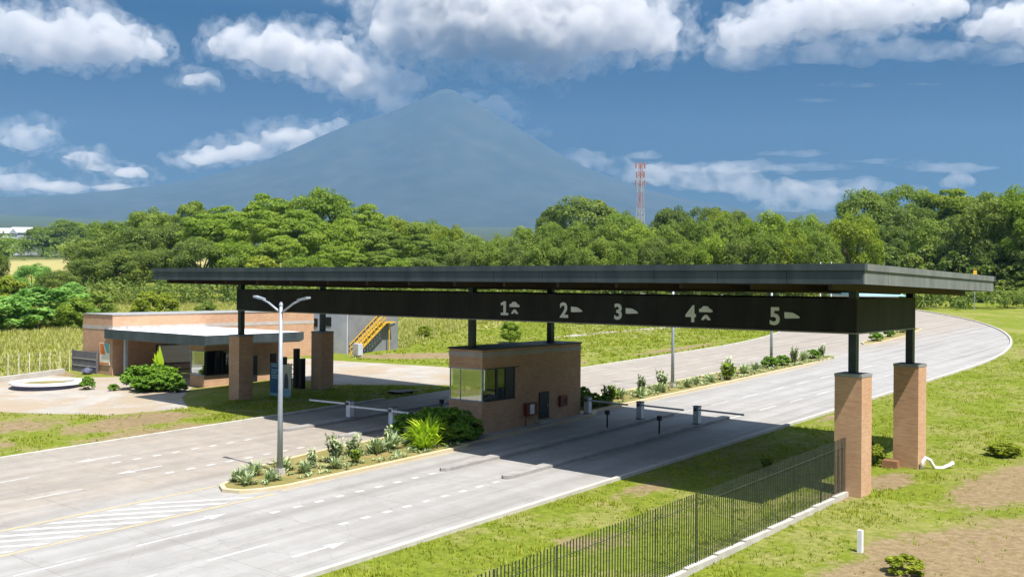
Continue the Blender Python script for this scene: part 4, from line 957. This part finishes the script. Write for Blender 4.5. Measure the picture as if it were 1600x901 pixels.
# bushes in the tall grass on the left
row([(-6, 388, 46, 170, 'round', 'dark'), (50, 412, 70, 190, 'round', 'blue'), (95, 420, 70, 175, 'round', 'dark'), (18, 432, 60, 165, 'bush', 'yellow'), (66, 446, 130, 135, 'bush', 'blue'), (10, 460, 110, 128, 'bush', 'blue'), (112, 462, 60, 130, 'bush', 'bright'), (150, 458, 56, 150, 'bush', 'olive'), (118, 438, 56, 170, 'bush', 'blue'), (228, 456, 56, 128, 'bush', 'yellow'), (262, 458, 44, 132, 'bush', 'yellow'), (320, 470, 34, 150, 'bush', 'olive')],
    '{} bush of the overgrown field behind the ring bench', 'bushes of the overgrown field', name='wild_bush', cat='bush')
row([(798, 500, 36, 112, 'bush', 'bright'), (664, 508, 26, 118, 'bush', 'yellow'), (905, 512, 22, 140, 'bush', 'bright')], '{} small bush on the far lawn seen under the beam', 'small bushes on the far lawn', name='lawn_bush', cat='bush')
# low growth along the foot of the woods, and far woods to the hills
def mass(name, pts, m_, size, leaf, lb, hgt):
    r = random.Random(5); mb = MB()
    for u, v, d, k in pts:
        b = P(u, 440, d); zb = zg(b.x, b.y); zt = P(u, v, d).z; h = max(1.2, zt - zb) * r.uniform(.85, 1.05)
        for j in range(k):
            rc = h * r.uniform(.22, .4); c = Vector((b.x + r.uniform(-1, 1) * h * .8, b.y + r.uniform(-1, 1) * h * .8, zb + r.uniform(.1, 1) * (h - rc * .7)))
            clump(mb, c, rc, m_, size * d / 200, r, .75, base=r.uniform(.2, .8))
    o = mb.build(name, L[leaf], tint=True); o['kind'] = 'stuff'; o['label'] = lb; return o
r = random.Random(3)
pts = [(u, r.uniform(424, 440) if u < 760 else r.uniform(424, 440), r.uniform(186, 200), 5) for u in range(120, 1330, 9)]
mass('undergrowth', pts, 34, .62, 'dark', 'dark tangled undergrowth along the foot of the woods', 4)
pts = [(u, r.uniform(352, 366) + (8 if 700 < u < 800 else 0), r.uniform(560, 900), 5) for u in range(-40, 1660, 11)]
mass('far_woods', pts, 30, .55, 'olive', 'distant olive woods below the volcano', 10)
pts = [(u, r.uniform(440, 452), r.uniform(176, 184), 5) for u in range(1360, 1620, 9)]
mass('undergrowth', pts, 36, .6, 'dark', 'dark undergrowth under the trees beside the bend', 4)

# median planting -------------------------------------------------
def agave_proto():
    r = random.Random(2); t = thing('agave', 'x', 'plant'); c = MB()
    for i in range(90):
        el = r.uniform(.35, 1.5); a = r.uniform(0, 6.283); c.tint = r.uniform(.1, .95); q = r.uniform(0, .22)
        d = Vector((math.cos(a) * math.cos(el), math.sin(a) * math.cos(el), math.sin(el))); c.blade((math.cos(a) * q, math.sin(a) * q, r.uniform(0, .25)), d, r.uniform(.35, .7), .085, r.uniform(.0, .25))
    c.build('leaves', L['silver'], t, tint=True); return t
def sprig_proto(leaf, nm, h=1.0, n=26, seed=4, lw=.10):
    r = random.Random(seed); t = thing(nm, 'x', 'plant'); c = MB(); k = MB()
    for i in range(n):
        a = r.uniform(0, 6.283); q = r.uniform(.05, .45); b = Vector((math.cos(a) * q * .4, math.sin(a) * q * .4, 0)); e = Vector((math.cos(a) * q, math.sin(a) * q, h * r.uniform(.6, 1.05)))
        k.tube([b, e], [.012, .006], 4)
        for j in range(9):
            p = b.lerp(e, r.uniform(.25, 1)); d = rand_dir(r); d.z = abs(d.z) * .6 + .2; c.tint = r.uniform(.1, .95); c.blade(p, d, r.uniform(.16, .3), lw, .2)
    c.build('leaves', L[leaf], t, tint=True); k.build('stem', M['bark'], t); return t
def arching_proto(leaf, nm, n=120, ln=1.0, lw=.08, seed=6):
    r = random.Random(seed); t = thing(nm, 'x', 'plant'); c = MB()
    for i in range(n):
        el = r.uniform(.2 if n > 200 else .45, 1.5); a = r.uniform(0, 6.283); c.tint = r.uniform(.1, 1)
        d = Vector((math.cos(a) * math.cos(el), math.sin(a) * math.cos(el), math.sin(el))); q = r.uniform(0, .45); c.blade((math.cos(a) * q, math.sin(a) * q, r.uniform(0, .6 if n > 200 else .25)), d, ln * r.uniform(.6, 1.15), lw, r.uniform(.02, .35))
    c.build('leaves', L[leaf], t, tint=True); return t
def leafy_proto(leaf, nm, seed=8, size=.22, n=46, m_=60):
    r = random.Random(seed); t = thing(nm, 'x', 'shrub'); c = MB(); crown_round(c, r, 1.0, .62, -.1, n, m_, size * .55, .85, 0, seed=seed)
    c.build('leaves', L[leaf], t, tint=True); return t
PL = {'agave': agave_proto(), 'twig': sprig_proto('silver', 'twiggy_shrub'), 'green': sprig_proto('bright', 'young_shrub', 1.0, 30, 5, .12), 'lime': arching_proto('lime', 'bamboo_grass', 420, .62, .06),
      'leafy': leafy_proto('shade', 'leafy_shrub'), 'weed': leafy_proto('grass', 'meadow_weed', 14, .3, 30, 40),  'palm': arching_proto('lime', 'banana_plant', 22, 1.5, .36, 9)}
first = set()
def put(kind, x, y, s, lb, group, h=.16, sz=None):
    t = PL[kind]; loc = (x, y, zg(x, y) + h); r = random.Random(int(x * 100 + y * 37)); 
    if kind in ('twig', 'green') and h > 0: s *= .72
    if kind == 'agave': s *= .98
    if kind == 'leafy' and y > 9: s *= .78; sz = s * .8
    scl = (s * r.uniform(.9, 1.12), s * r.uniform(.9, 1.12), (sz or s))
    if kind not in first:
        first.add(kind); t.location = loc; t.scale = scl; t.rotation_euler = (0, 0, r.uniform(0, 6)); t['label'] = lb; t['group'] = group
    else: dup(t, loc, r.uniform(0, 6.28), scl, lb, group)
g1 = 'plants on the near median'; g2 = 'plants on the far median'
LP = 'the street lamp at the median tip'
put('agave', -21.3, -15.4, .95, 'silvery agave at the very tip of the near median', g1)
put('agave', -20.5, -15.6, .85, 'small silvery agave on the road side of the near median tip', g1)
put('agave', -21.8, -14.3, 1.05, 'silvery agave on the entry road side just behind ' + 'the median tip', g1)
put('agave', -20.3, -14.5, .8, 'silvery agave in front of the tall near street lamp', g1)
put('agave', -21.6, -12.9, 1.1, 'broad silvery agave left of the tall near street lamp foot', g1)
put('agave', -20.4, -12.5, .9, 'silvery agave directly right of the tall near street lamp foot', g1)
put('twig', -20.9, -11.7, 1.15, 'twiggy grey shrub a step behind the tall near street lamp', g1)
put('agave', -20.1, -11.0, .85, 'silvery agave on the kerb edge below the tallest twiggy median shrub', g1)
put('twig', -21.0, -10.2, 1.75, 'tallest twiggy grey green shrub in the middle of the near median', g1)
put('green', -20.3, -9.6, .9, 'small green shrub beside the tallest twiggy median shrub', g1)
put('twig', -21.6, -8.6, 1.35, 'twiggy grey shrub behind the tallest one on the near median', g1)
put('agave', -21.2, -7.4, 1.25, 'silvery agave in the bare stretch of the near median, closer to the lamp', g1)
put('agave', -21.4, -6.2, 1.25, 'silvery agave in the bare stretch of the near median, closer to the lime bush', g1)
put('twig', -22.4, -5.4, 1.2, 'twiggy grey shrub behind the bare stretch beside the lime bush', g1)
put('lime', -20.7, -4.3, 1.7, 'bright lime bamboo grass clump lit by the sun before the booth', g1, .16, 1.45)
put('lime', -20.1, -5.2, .9, 'small lime grass clump at the foot of the big lime bamboo clump', g1)
put('leafy', -22.3, -2.4, 2.3, 'dark shrub against the booth front behind the lime bamboo clump', g1, .16, 1.6)
put('leafy', -21.2, -2.2, 2.2, 'dark shrub in the shade before the middle of the booth front', g1, .16, 1.7)
put('leafy', -20.2, -1.7, 1.7, 'dark shrub in the shade at the road side corner of the booth', g1, .16, 1.25)
put('leafy', -19.9, -2.7, 1.2, 'low dark shrub nearest the road before the booth corner', g1, .16, .95)
put('leafy', -23.3, -3.2, 1.7, 'dark shrub on the entry road side of the booth front', g1, .16, 1.3)
for x, y, k, s, lb in ((-21.3, 11.4, 'leafy', 1.6, 'dark green shrub right behind the barrier at the back of the booth'), (-22.6, 11.8, 'leafy', 2.0, 'taller leafy shrub at the back wall of the booth'), (-21.4, 13.6, 'green', 1.7, 'bright green shrub behind the arm of the booth side barrier'),
    (-21.2, 12.6, 'leafy', 1.1, 'low dark shrub under the arm of the booth side barrier'),
    (-22.1, 15.8, 'agave', 1.2, 'grey agave first after the green shrubs behind the booth'), (-21.4, 17.3, 'agave', 1.1, 'grey agave near the kerb between booth shrubs and the first far lamp'), (-22.4, 19.0, 'twig', 1.6, 'twiggy shrub short of the far lamp below the number 4'),
    (-21.5, 20.2, 'agave', 1.2, 'grey agave just before the far lamp below the number 4'), (-22.2, 21.6, 'twig', 1.8, 'tall twiggy shrub touching the far lamp below the number 4'), (-21.4, 23.8, 'agave', 1.0, 'grey agave just beyond the far lamp below the number 4'),
    (-21.6, 25.4, 'agave', 1.0, 'second grey agave beyond the far lamp below the number 4'), (-21.4, 27.4, 'agave', .9, 'small grey agave in the grassy stretch after the far lamp below the number 4'), (-21.1, 29.4, 'green', 1.9, 'yellow green sapling like shrub standing alone by the far median kerb'), (-22.2, 31.6, 'twig', 1.9, 'bushy twiggy shrub after the lone yellow green sapling'),
    (-22.0, 34.0, 'agave', 1.2, 'grey agave between the sapling and the farther far lamp'), (-22.0, 36.2, 'agave', 1.2, 'grey agave a little before the farther far lamp'), (-22.2, 39.2, 'leafy', 1.6, 'dark leafy shrub at the foot of the lamp below the number 5'), (-22.0, 41.4, 'leafy', 1.5, 'dark leafy shrub just beyond the lamp below the number 5'),
    (-22.2, 44.2, 'twig', 1.8, 'twiggy shrub near the far end of the back median'), (-22.2, 46.4, 'agave', 1.4, 'grey agave near the far end of the back median'), (-22.3, 48.6, 'leafy', 1.4, 'leafy shrub second from the far end of the back median'), (-22.3, 50.8, 'twig', 1.5, 'twiggy shrub at the very far end of the back median'),
    (-24.3, 70.5, 'leafy', 1.6, 'low shrub at the near tip of the third median by the bend'), (-25.0, 77, 'leafy', 1.5, 'low shrub midway on the third median by the bend'), (-25.9, 84, 'leafy', 1.4, 'low shrub farthest along the third median by the bend')):
    put(k, x, y, s, lb, g2)
g3 = 'plants of the guardhouse bed'
for x, y, k, s, sz, lb in ((-50.6, -1.0, 'leafy', 2.2, 1.5, 'round green shrub at the lamp side end of the guardhouse bed'), (-51.8, -.9, 'leafy', 2.6, 1.9, 'broad green shrub in the middle of the guardhouse bed'), (-52.9, -1.6, 'leafy', 2.2, 1.8, 'bright green shrub at the plaza end of the guardhouse bed'), (-51.2, -1.9, 'leafy', 2.2, 1.2, 'low green shrub along the front of the guardhouse bed'),
    (-51.6, -.6, 'palm', 1.5, 2.0, 'banana plant with upright broad leaves above the guardhouse bed'), (-52.6, -.9, 'palm', 1.0, 1.3, 'smaller banana plant beside the tall one in the guardhouse bed'), (-49.3, -.7, 'leafy', 1.1, .7, 'small dark shrub trailing off toward the left brick pillar'),
    (-55.6, -4.3, 'leafy', .95, 1.0, 'lone small round yellow green shrub on the plaza beside the ring bench'), (-53.6, -3.3, 'leafy', .7, .5, 'tiny dark shrub on the plaza between lone shrub and guardhouse bed')):
    put(k, x, y, s, lb, g3, 0.0, sz)
put('weed', -1.55, 6.4, 1.1, 'round green weed bush by the crate at the rear right pillar', 'weeds by the right pillars', 0)
put('weed', 5.5, 22, 1.3, 'tall weed clump on the right meadow halfway to the bend', 'weeds on the right meadow', 0)
put('green', -4.6, 1.6, .8, 'dark weed clump at the shaded kerb under the roof', 'weeds by the right pillars', 0)
put('weed', 2.9, 12.5, 1.5, 'low broad weed bush on the sunlit meadow behind the rear right pillar', 'weeds on the right meadow', 0, .7)
put('weed', 5.2, -9.3, 1.1, 'bushy green weed on the dirt patch at the bottom edge', 'weeds on the right meadow', 0, .6)

fm = MB(); r = random.Random(12)      # low ground cover of the two planting beds
for x0, x1, y0, y1, n_ in ((-23.0, -19.4, -15.6, -3.2, 420), (-23.7, -20.9, 10, 51, 700)):
    for _ in range(n_):
        x, y = r.uniform(x0, x1), r.uniform(y0, y1)
        if y < -13 and abs(x + 20.7) > 1.0: continue
        if y0 < 0 and x < -22.2 and y < -9: continue
        q = noise.noise(Vector((x * .8, y * .8, 9)))
        if q < -.15: continue
        z = zg(x, y) + .166
        for i in range(9):
            a = r.uniform(0, 6.283); fm.tint = min(1, max(0, .45 + q * .5 + r.uniform(-.3, .3))); d = Vector((math.cos(a), math.sin(a), r.uniform(.4, 1.6)))
            fm.blade((x, y, z), d, r.uniform(.12, .34) * (1 + q), .06, .2)
o = fm.build('ground_cover', L['silver'], tint=True); o['kind'] = 'stuff'; o['label'] = 'low grey green ground cover between the median plants'
# grass: one uncountable carpet of tufts, and the tall dry stands
def inpoly(x, y, p):
    c = False; j = len(p) - 1
    for i in range(len(p)):
        if (p[i][1] > y) != (p[j][1] > y) and x < (p[j][0] - p[i][0]) * (y - p[i][1]) / (p[j][1] - p[i][1]) + p[i][0]: c = not c
        j = i
    return c
def cover(x, y, B): 
    v = 0
    for b in B: v = max(v, b[5] * blob(x, y, *b[:5]))
    return v
def tufts(name, n, area, h, leaf, lb, nb=5, w_=.03, dens=None, seed=1, jit=.2):
    r = random.Random(seed); mb = MB(); k = 0; tries = 0
    while k < n and tries < n * 12:
        tries += 1; x, y = area(r)
        nv = noise.noise(Vector((x * .45, y * .45, 3)))
        if dens and r.random() > dens(x, y, nv): continue
        k += 1; z = zg(x, y); hh = h * (1 + 1.1 * nv) * r.uniform(.6, 1.3)
        if hh < .04: hh = .04
        for i in range(nb):
            a = r.uniform(0, 6.283); l_ = r.uniform(.15, .75); d = Vector((math.cos(a) * l_, math.sin(a) * l_, 1)).normalized(); sd = Vector((-math.sin(a), math.cos(a), 0))
            p = Vector((x + r.uniform(-.12, .12), y + r.uniform(-.12, .12), z - .01)); mb.tint = min(1, max(0, .5 + nv * .5 + r.uniform(-jit, jit)))
            L2 = hh * r.uniform(.6, 1.2); ww = w_ * r.uniform(.7, 1.4); mb.poly([p - sd * ww, p + sd * ww, p + d * L2])
    o = mb.build(name, L[leaf], tint=True); o['kind'] = 'stuff'; o['label'] = lb; return o
def a_right(r):
    y = -38 + 130 * r.random() ** 1.6; 
    return r.uniform(-8.9 if y < 50 else -9 - (y - 50) ** 2 / 232, 9), y
def notsoil(x, y, nv): return max(.03, min(1, .75 + .8 * nv - 1.5 * cover(x, y, SOIL)))
tufts('grass', 26000, a_right, .11, 'grass', 'short uneven meadow grass along the right verge', 5, .022, notsoil, 1)
LAWN = [(-35, -40), (-35, 14), (-43, 9), (-42.2, -4.4), (-43.6, -9.5), (-49, -13), (-56, -16), (-75, -18), (-75, -40)]
def a_left(r): return r.uniform(-75, -34.9), r.uniform(-40, 14)
tufts('grass', 14000, a_left, .13, 'grass', 'rough grass on the lawn beside the entry road', 5, .03, lambda x, y, nv: notsoil(x, y, nv) if inpoly(x, y, LAWN) else 0, 2)
LAWN2 = [(-35, 29), (-45, 24), (-56, 22), (-58, 24), (-59, 33), (-80, 40), (-90, 70), (-60, 110), (-48, 120), (-35.5, 62)]
tufts('grass', 16000, lambda r: (r.uniform(-90, -35), r.uniform(16, 120)), .16, 'grass', 'green lawn beyond the entry road seen under the beam', 4, .06, lambda x, y, nv: notsoil(x, y, nv) if inpoly(x, y, LAWN2) else 0, 3)
TALL = [(-64, -14), (-68, 1), (-67, 23), (-60, 33), (-75, 60), (-84, 92), (-130, 110), (-190, 70), (-150, 20), (-90, -20)]
tufts('tall_grass', 42000, lambda r: (r.uniform(-190, -60), r.uniform(-20, 110)), .5, 'dry', 'tall dry grass filling the field behind the brick annex', 5, .085, lambda x, y, nv: min(1, .6 + nv) if inpoly(x, y, TALL) else 0, 4, .1)
tufts('tall_grass', 4500, lambda r: (r.uniform(-150, -60), r.uniform(-20, 100)), .5, 'grass', 'tall green grass mixed through the overgrown field', 5, .09, lambda x, y, nv: max(0, .3 - nv * 1.4) if inpoly(x, y, TALL) else 0, 5, .1)
# ------------------------------------------------------------------ volcano
PROF = [(-300, 330), (-100, 324), (0, 317), (70, 308), (130, 303), (230, 291), (300, 280), (380, 262), (440, 240), (500, 213), (545, 194), (572, 186), (600, 178), (628, 168), (652, 157), (675, 145), (690, 138), (706, 140), (740, 161), (800, 194), (850, 227), (900, 256), (960, 279), (1020, 299), (1090, 315), (1170, 327), (1290, 339), (1500, 350), (1900, 362)]
DV = 9000.0
def prof(u):
    for (a, b), (c, d) in zip(PROF, PROF[1:]):
        if a <= u <= c: return b + (d - b) * (u - a) / (c - a)
    return 362
prow = []; UA = list(range(-300, 1901, 12)); NB = 46
for j in range(NB + 1):
    f = j / NB            # 0 at the foot towards the viewer, 1 at the crest line, then down the back
    depth = DV - 3600 * (1 - f) if f <= 1 else DV
    for u in UA:
        top = P(u, prof(u), DV).z; b0 = CAM + RT * ((u - 800) / FPX * DV) + FW * depth
        base = zg(b0.x, b0.y) - 30
        h = max(0, top - base) * (f ** 2.1)
        e = noise.fractal(Vector((b0.x / 900, b0.y / 2600, .3)), 1.0, 2.0, 6) * 110 * math.sin(math.pi * min(1, f)) * (.3 + h / 900)
        prow.append((b0.x, b0.y, base + h + e))
for u in UA: 
    b0 = CAM + RT * ((u - 800) / FPX * DV) + FW * (DV + 1500); prow.append((b0.x, b0.y, zg(b0.x, b0.y) - 60))
n_ = len(UA); fs = [(j * n_ + i, j * n_ + i + 1, (j + 1) * n_ + i + 1, (j + 1) * n_ + i) for j in range(NB + 1) for i in range(n_ - 1)]
me = bpy.data.meshes.new('volcano_hill'); me.from_pydata(prow, [], fs); me.polygons.foreach_set('use_smooth', [True] * len(me.polygons))
mv = new_mat('forested_slope', (.05, .07, .035), .95, 0, .1); vv = coord(mv, 'World')
setc(mv, ramp(mv, noise_node(mv, vv, .004, 7, .65), [(.3, (.024, .035, .037)), (.55, (.035, .046, .047)), (.8, (.050, .058, .056))]))
me.materials.append(mv); vo = bpy.data.objects.new('volcano_hill', me); COL.objects.link(vo); struct(vo)

# ------------------------------------------------------------------ air: one closed box of even blue haze around everything
HZ = bpy.data.materials.new('haze_air'); HZ.use_nodes = True; n, l = nodes(HZ); n.clear()
o_ = n.new('ShaderNodeOutputMaterial'); pv = n.new('ShaderNodeVolumePrincipled'); pv.inputs['Color'].default_value = (.17, .428, .86, 1); pv.inputs['Absorption Color'].default_value = (1, 1, 1, 1)
pv.inputs['Density'].default_value = .000056; pv.inputs['Anisotropy'].default_value = 0.0
l.new(pv.outputs[0], o_.inputs['Volume'])
hx = [CAM + RT * (sx * 7600) + FW * (-900 if k == 0 else 11200) for k in (0, 1) for sx in ((-1, 1) if k == 0 else (1, -1))]
zlo = min(v.co.z for v in bpy.data.meshes['ground'].vertices) - 1; zhi = max(v[2] for v in prow) + 40
m = MB(); m.hexa([(p.x, p.y, zlo) for p in hx] + [(p.x, p.y, zhi) for p in hx]); hz_ = m.build('haze', HZ); hz_['kind'] = 'stuff'; hz_['label'] = 'pale blue haze between the gate and the volcano'

# ------------------------------------------------------------------ clouds beyond the volcano: closed lumpy bodies of scattering vapour
def cloud_mat(name, dens, an=.45, sc_=.0028, lo=.36, hi=.62):
    m = bpy.data.materials.new(name); m.use_nodes = True; n, l = nodes(m); n.clear()
    o = n.new('ShaderNodeOutputMaterial'); p = n.new('ShaderNodeVolumePrincipled'); p.inputs['Color'].default_value = (.90, .905, .92, 1); p.inputs['Absorption Color'].default_value = (0, 0, 0, 1)
    g = n.new('ShaderNodeNewGeometry'); f = noise_node(m, g.outputs['Position'], sc_, 7, .62, .4)
    l.new(mathn(m, 'MULTIPLY', smooth(m, f, lo, hi), dens), p.inputs['Density'])
    p.inputs['Anisotropy'].default_value = an; l.new(p.outputs[0], o.inputs['Volume']); return m
CM = {'thick': cloud_mat('cumulus_vapour', .010, .4, .0034, .40, .60), 'thin': cloud_mat('thin_vapour', .0017, .25, .003, .38, .62), 'wisp': cloud_mat('wisp_vapour', .0024, .45, .005, .44, .68), 'veil': cloud_mat('veil_vapour', .0017)}
dg = None
def cloud(lb, lumps, dens='thick', d=13500, seed=1, amp=1.0, vox=26):
    o = cloud_body(lb, lumps, dens, d, seed, amp, vox)
    if dens == 'thick': cloud_body(lb.replace('cloud', 'cloud wisps') if 'cloud' in lb else lb + ' wisps', [(u, v, hw * 1.3 + 9, hh * 1.4 + 7) for u, v, hw, hh in lumps], 'wisp', d + 15, seed + 50, amp * 1.3, vox * 1.3)
    return o
def cloud_body(lb, lumps, dens, d, seed, amp, vox):
    global dg
    r = random.Random(seed); bm = bmesh.new(); k = d / FPX
    for u, v, hw, hh in lumps:
        c = P(u, v, d); RXW, RZW = hw * k, hh * k; RY = min(RXW, RZW * 2.2)
        n_sub = 7 + int(hw * hh / 160)
        for i in range(n_sub + 1):
            if i == 0: p = Vector((0, 0, 0)); q = Vector((.72, .72, .72))
            else:
                dd = rand_dir(r); dd.z = dd.z if dd.z > -.35 else -.35; p = dd * r.uniform(.45, .8); s2 = r.uniform(.22, .42); q = Vector((s2, s2, s2))
            t = bmesh.ops.create_icosphere(bm, subdivisions=2, radius=1)
            for vt in t['verts']:
                a = vt.co; mn = min(RXW, RZW * 1.25)
                if i == 0: w3 = Vector((a.x * q.x * RXW, a.y * q.y * RY, a.z * q.z * RZW))
                else: w3 = Vector((a.x * q.x * (RXW * .4 + mn * .6), a.y * q.y * RY, a.z * q.z * RZW * 1.1))
                o2 = Vector((p.x * RXW, p.y * RY, p.z * RZW)) + w3
                vt.co = c + RT * o2.x + FW * o2.y + UP * o2.z
    me = bpy.data.meshes.new('cloud'); bm.to_mesh(me); bm.free(); o = bpy.data.objects.new('cloud', me); COL.objects.link(o)
    md = o.modifiers.new('r', 'REMESH'); md.mode = 'VOXEL'; md.voxel_size = vox
    bpy.context.view_layer.update(); ev = o.evaluated_get(bpy.context.evaluated_depsgraph_get()); m2 = bpy.data.meshes.new_from_object(ev); o.modifiers.clear(); o.data = m2; bpy.data.meshes.remove(me); m2.name = 'cloud'
    no = [v.normal.copy() for v in m2.vertices]
    for v, nn in zip(m2.vertices, no):
        q = v.co / 420.0; f = noise.fractal(q, .9, 2.1, 5) * 95 + abs(noise.noise(v.co / 210.0)) * 60 - 30
        v.co += nn * f * amp
    m2.polygons.foreach_set('use_smooth', [True] * len(m2.polygons))
    m2.materials.clear(); m2.materials.append(CM[dens]); o['kind'] = 'stuff'; o['label'] = lb; return o
cloud('long grey and white cloud in the top left corner', [(40, 62, 90, 40), (120, 62, 90, 42), (190, 68, 70, 34), (235, 84, 45, 16), (60, 96, 70, 14)], seed=1)
cloud('billowing white cloud sloping down to the volcano shoulder', [(372, 72, 50, 32), (440, 82, 75, 40), (520, 98, 66, 44), (585, 128, 62, 40), (640, 128, 42, 28), (612, 162, 36, 24), (545, 62, 20, 12)], seed=2)
cloud('small isolated white cloud left of the billowing one', [(313, 127, 38, 15)], seed=3, amp=.5)
cloud('largest grey bottomed cloud above the summit', [(640, 38, 70, 60), (720, 40, 95, 70), (820, 44, 120, 74), (930, 40, 110, 62), (1025, 58, 52, 48), (860, 112, 46, 26), (780, -20, 250, 40)], seed=4, amp=1.3)
cloud('white cloud along the top edge right of the largest one', [(1150, 56, 46, 32), (1200, 40, 70, 34), (1260, 26, 90, 36), (1340, 18, 110, 38), (1430, 12, 80, 32)], seed=5)
cloud('white cloud cut by the top right corner', [(1555, 42, 60, 34), (1620, 40, 60, 40)], seed=6)
cloud('bright topped cumulus low on the left', [(52, 214, 48, 24), (30, 224, 40, 14)], seed=7, amp=.6)
cloud('flat cumulus right of the bright topped one', [(128, 246, 48, 14), (205, 270, 42, 12), (160, 262, 40, 10)], seed=8, amp=.5)
cloud('low cloud bank on the left skyline', [(25, 284, 70, 20), (90, 292, 60, 14), (180, 293, 60, 10)], seed=9, amp=.5)
cloud('cloud bank lying behind the left flank of the volcano', [(320, 246, 58, 17), (390, 238, 60, 22), (455, 218, 56, 22), (510, 202, 40, 18)], seed=10, amp=.6)
cloud('small cloud tucked behind the right flank below the summit', [(770, 168, 42, 18), (800, 182, 20, 14), (735, 150, 30, 10)], seed=11, amp=.4)
cloud('thin cloud strip along the right flank of the volcano', [(835, 212, 46, 14), (900, 244, 56, 18), (960, 262, 70, 20), (1040, 272, 100, 24), (1130, 284, 110, 30), (1220, 300, 90, 28), (1290, 312, 70, 22)], 'thin', seed=12, amp=.6)
cloud('lens shaped cloud above the radio tower', [(1008, 243, 42, 8)], 'thin', seed=13, amp=.15, vox=14)
cloud('faint streak cloud high on the right', [(1330, 133, 80, 6), (1275, 157, 48, 5), (1450, 132, 60, 4)], 'veil', seed=14, amp=.1, vox=12)
cloud('low streak cloud over the right wood', [(1260, 262, 110, 9), (1390, 252, 100, 6)], 'veil', seed=15, amp=.15, vox=14)
cloud('small cumulus peeping over the olive belt', [(1208, 322, 34, 16), (1250, 330, 40, 10)], 'thin', seed=16, amp=.4)
cloud('small cumulus over the big right trees', [(1498, 284, 34, 18)], 'thin', seed=17, amp=.4)
cloud('wide pale veil under the top right clouds', [(1170, 88, 90, 30), (1270, 84, 130, 26), (1430, 80, 150, 22), (1560, 90, 80, 18)], 'veil', seed=18, amp=.5)

sc.cycles.volume_step_rate = .35; sc.cycles.volume_max_steps = 256

cloud('broad pale haze cloud above the right wood', [(1150, 262, 120, 16), (1330, 292, 130, 18), (1480, 262, 110, 12), (1240, 240, 90, 7)], 'veil', seed=21, amp=.4, vox=20)
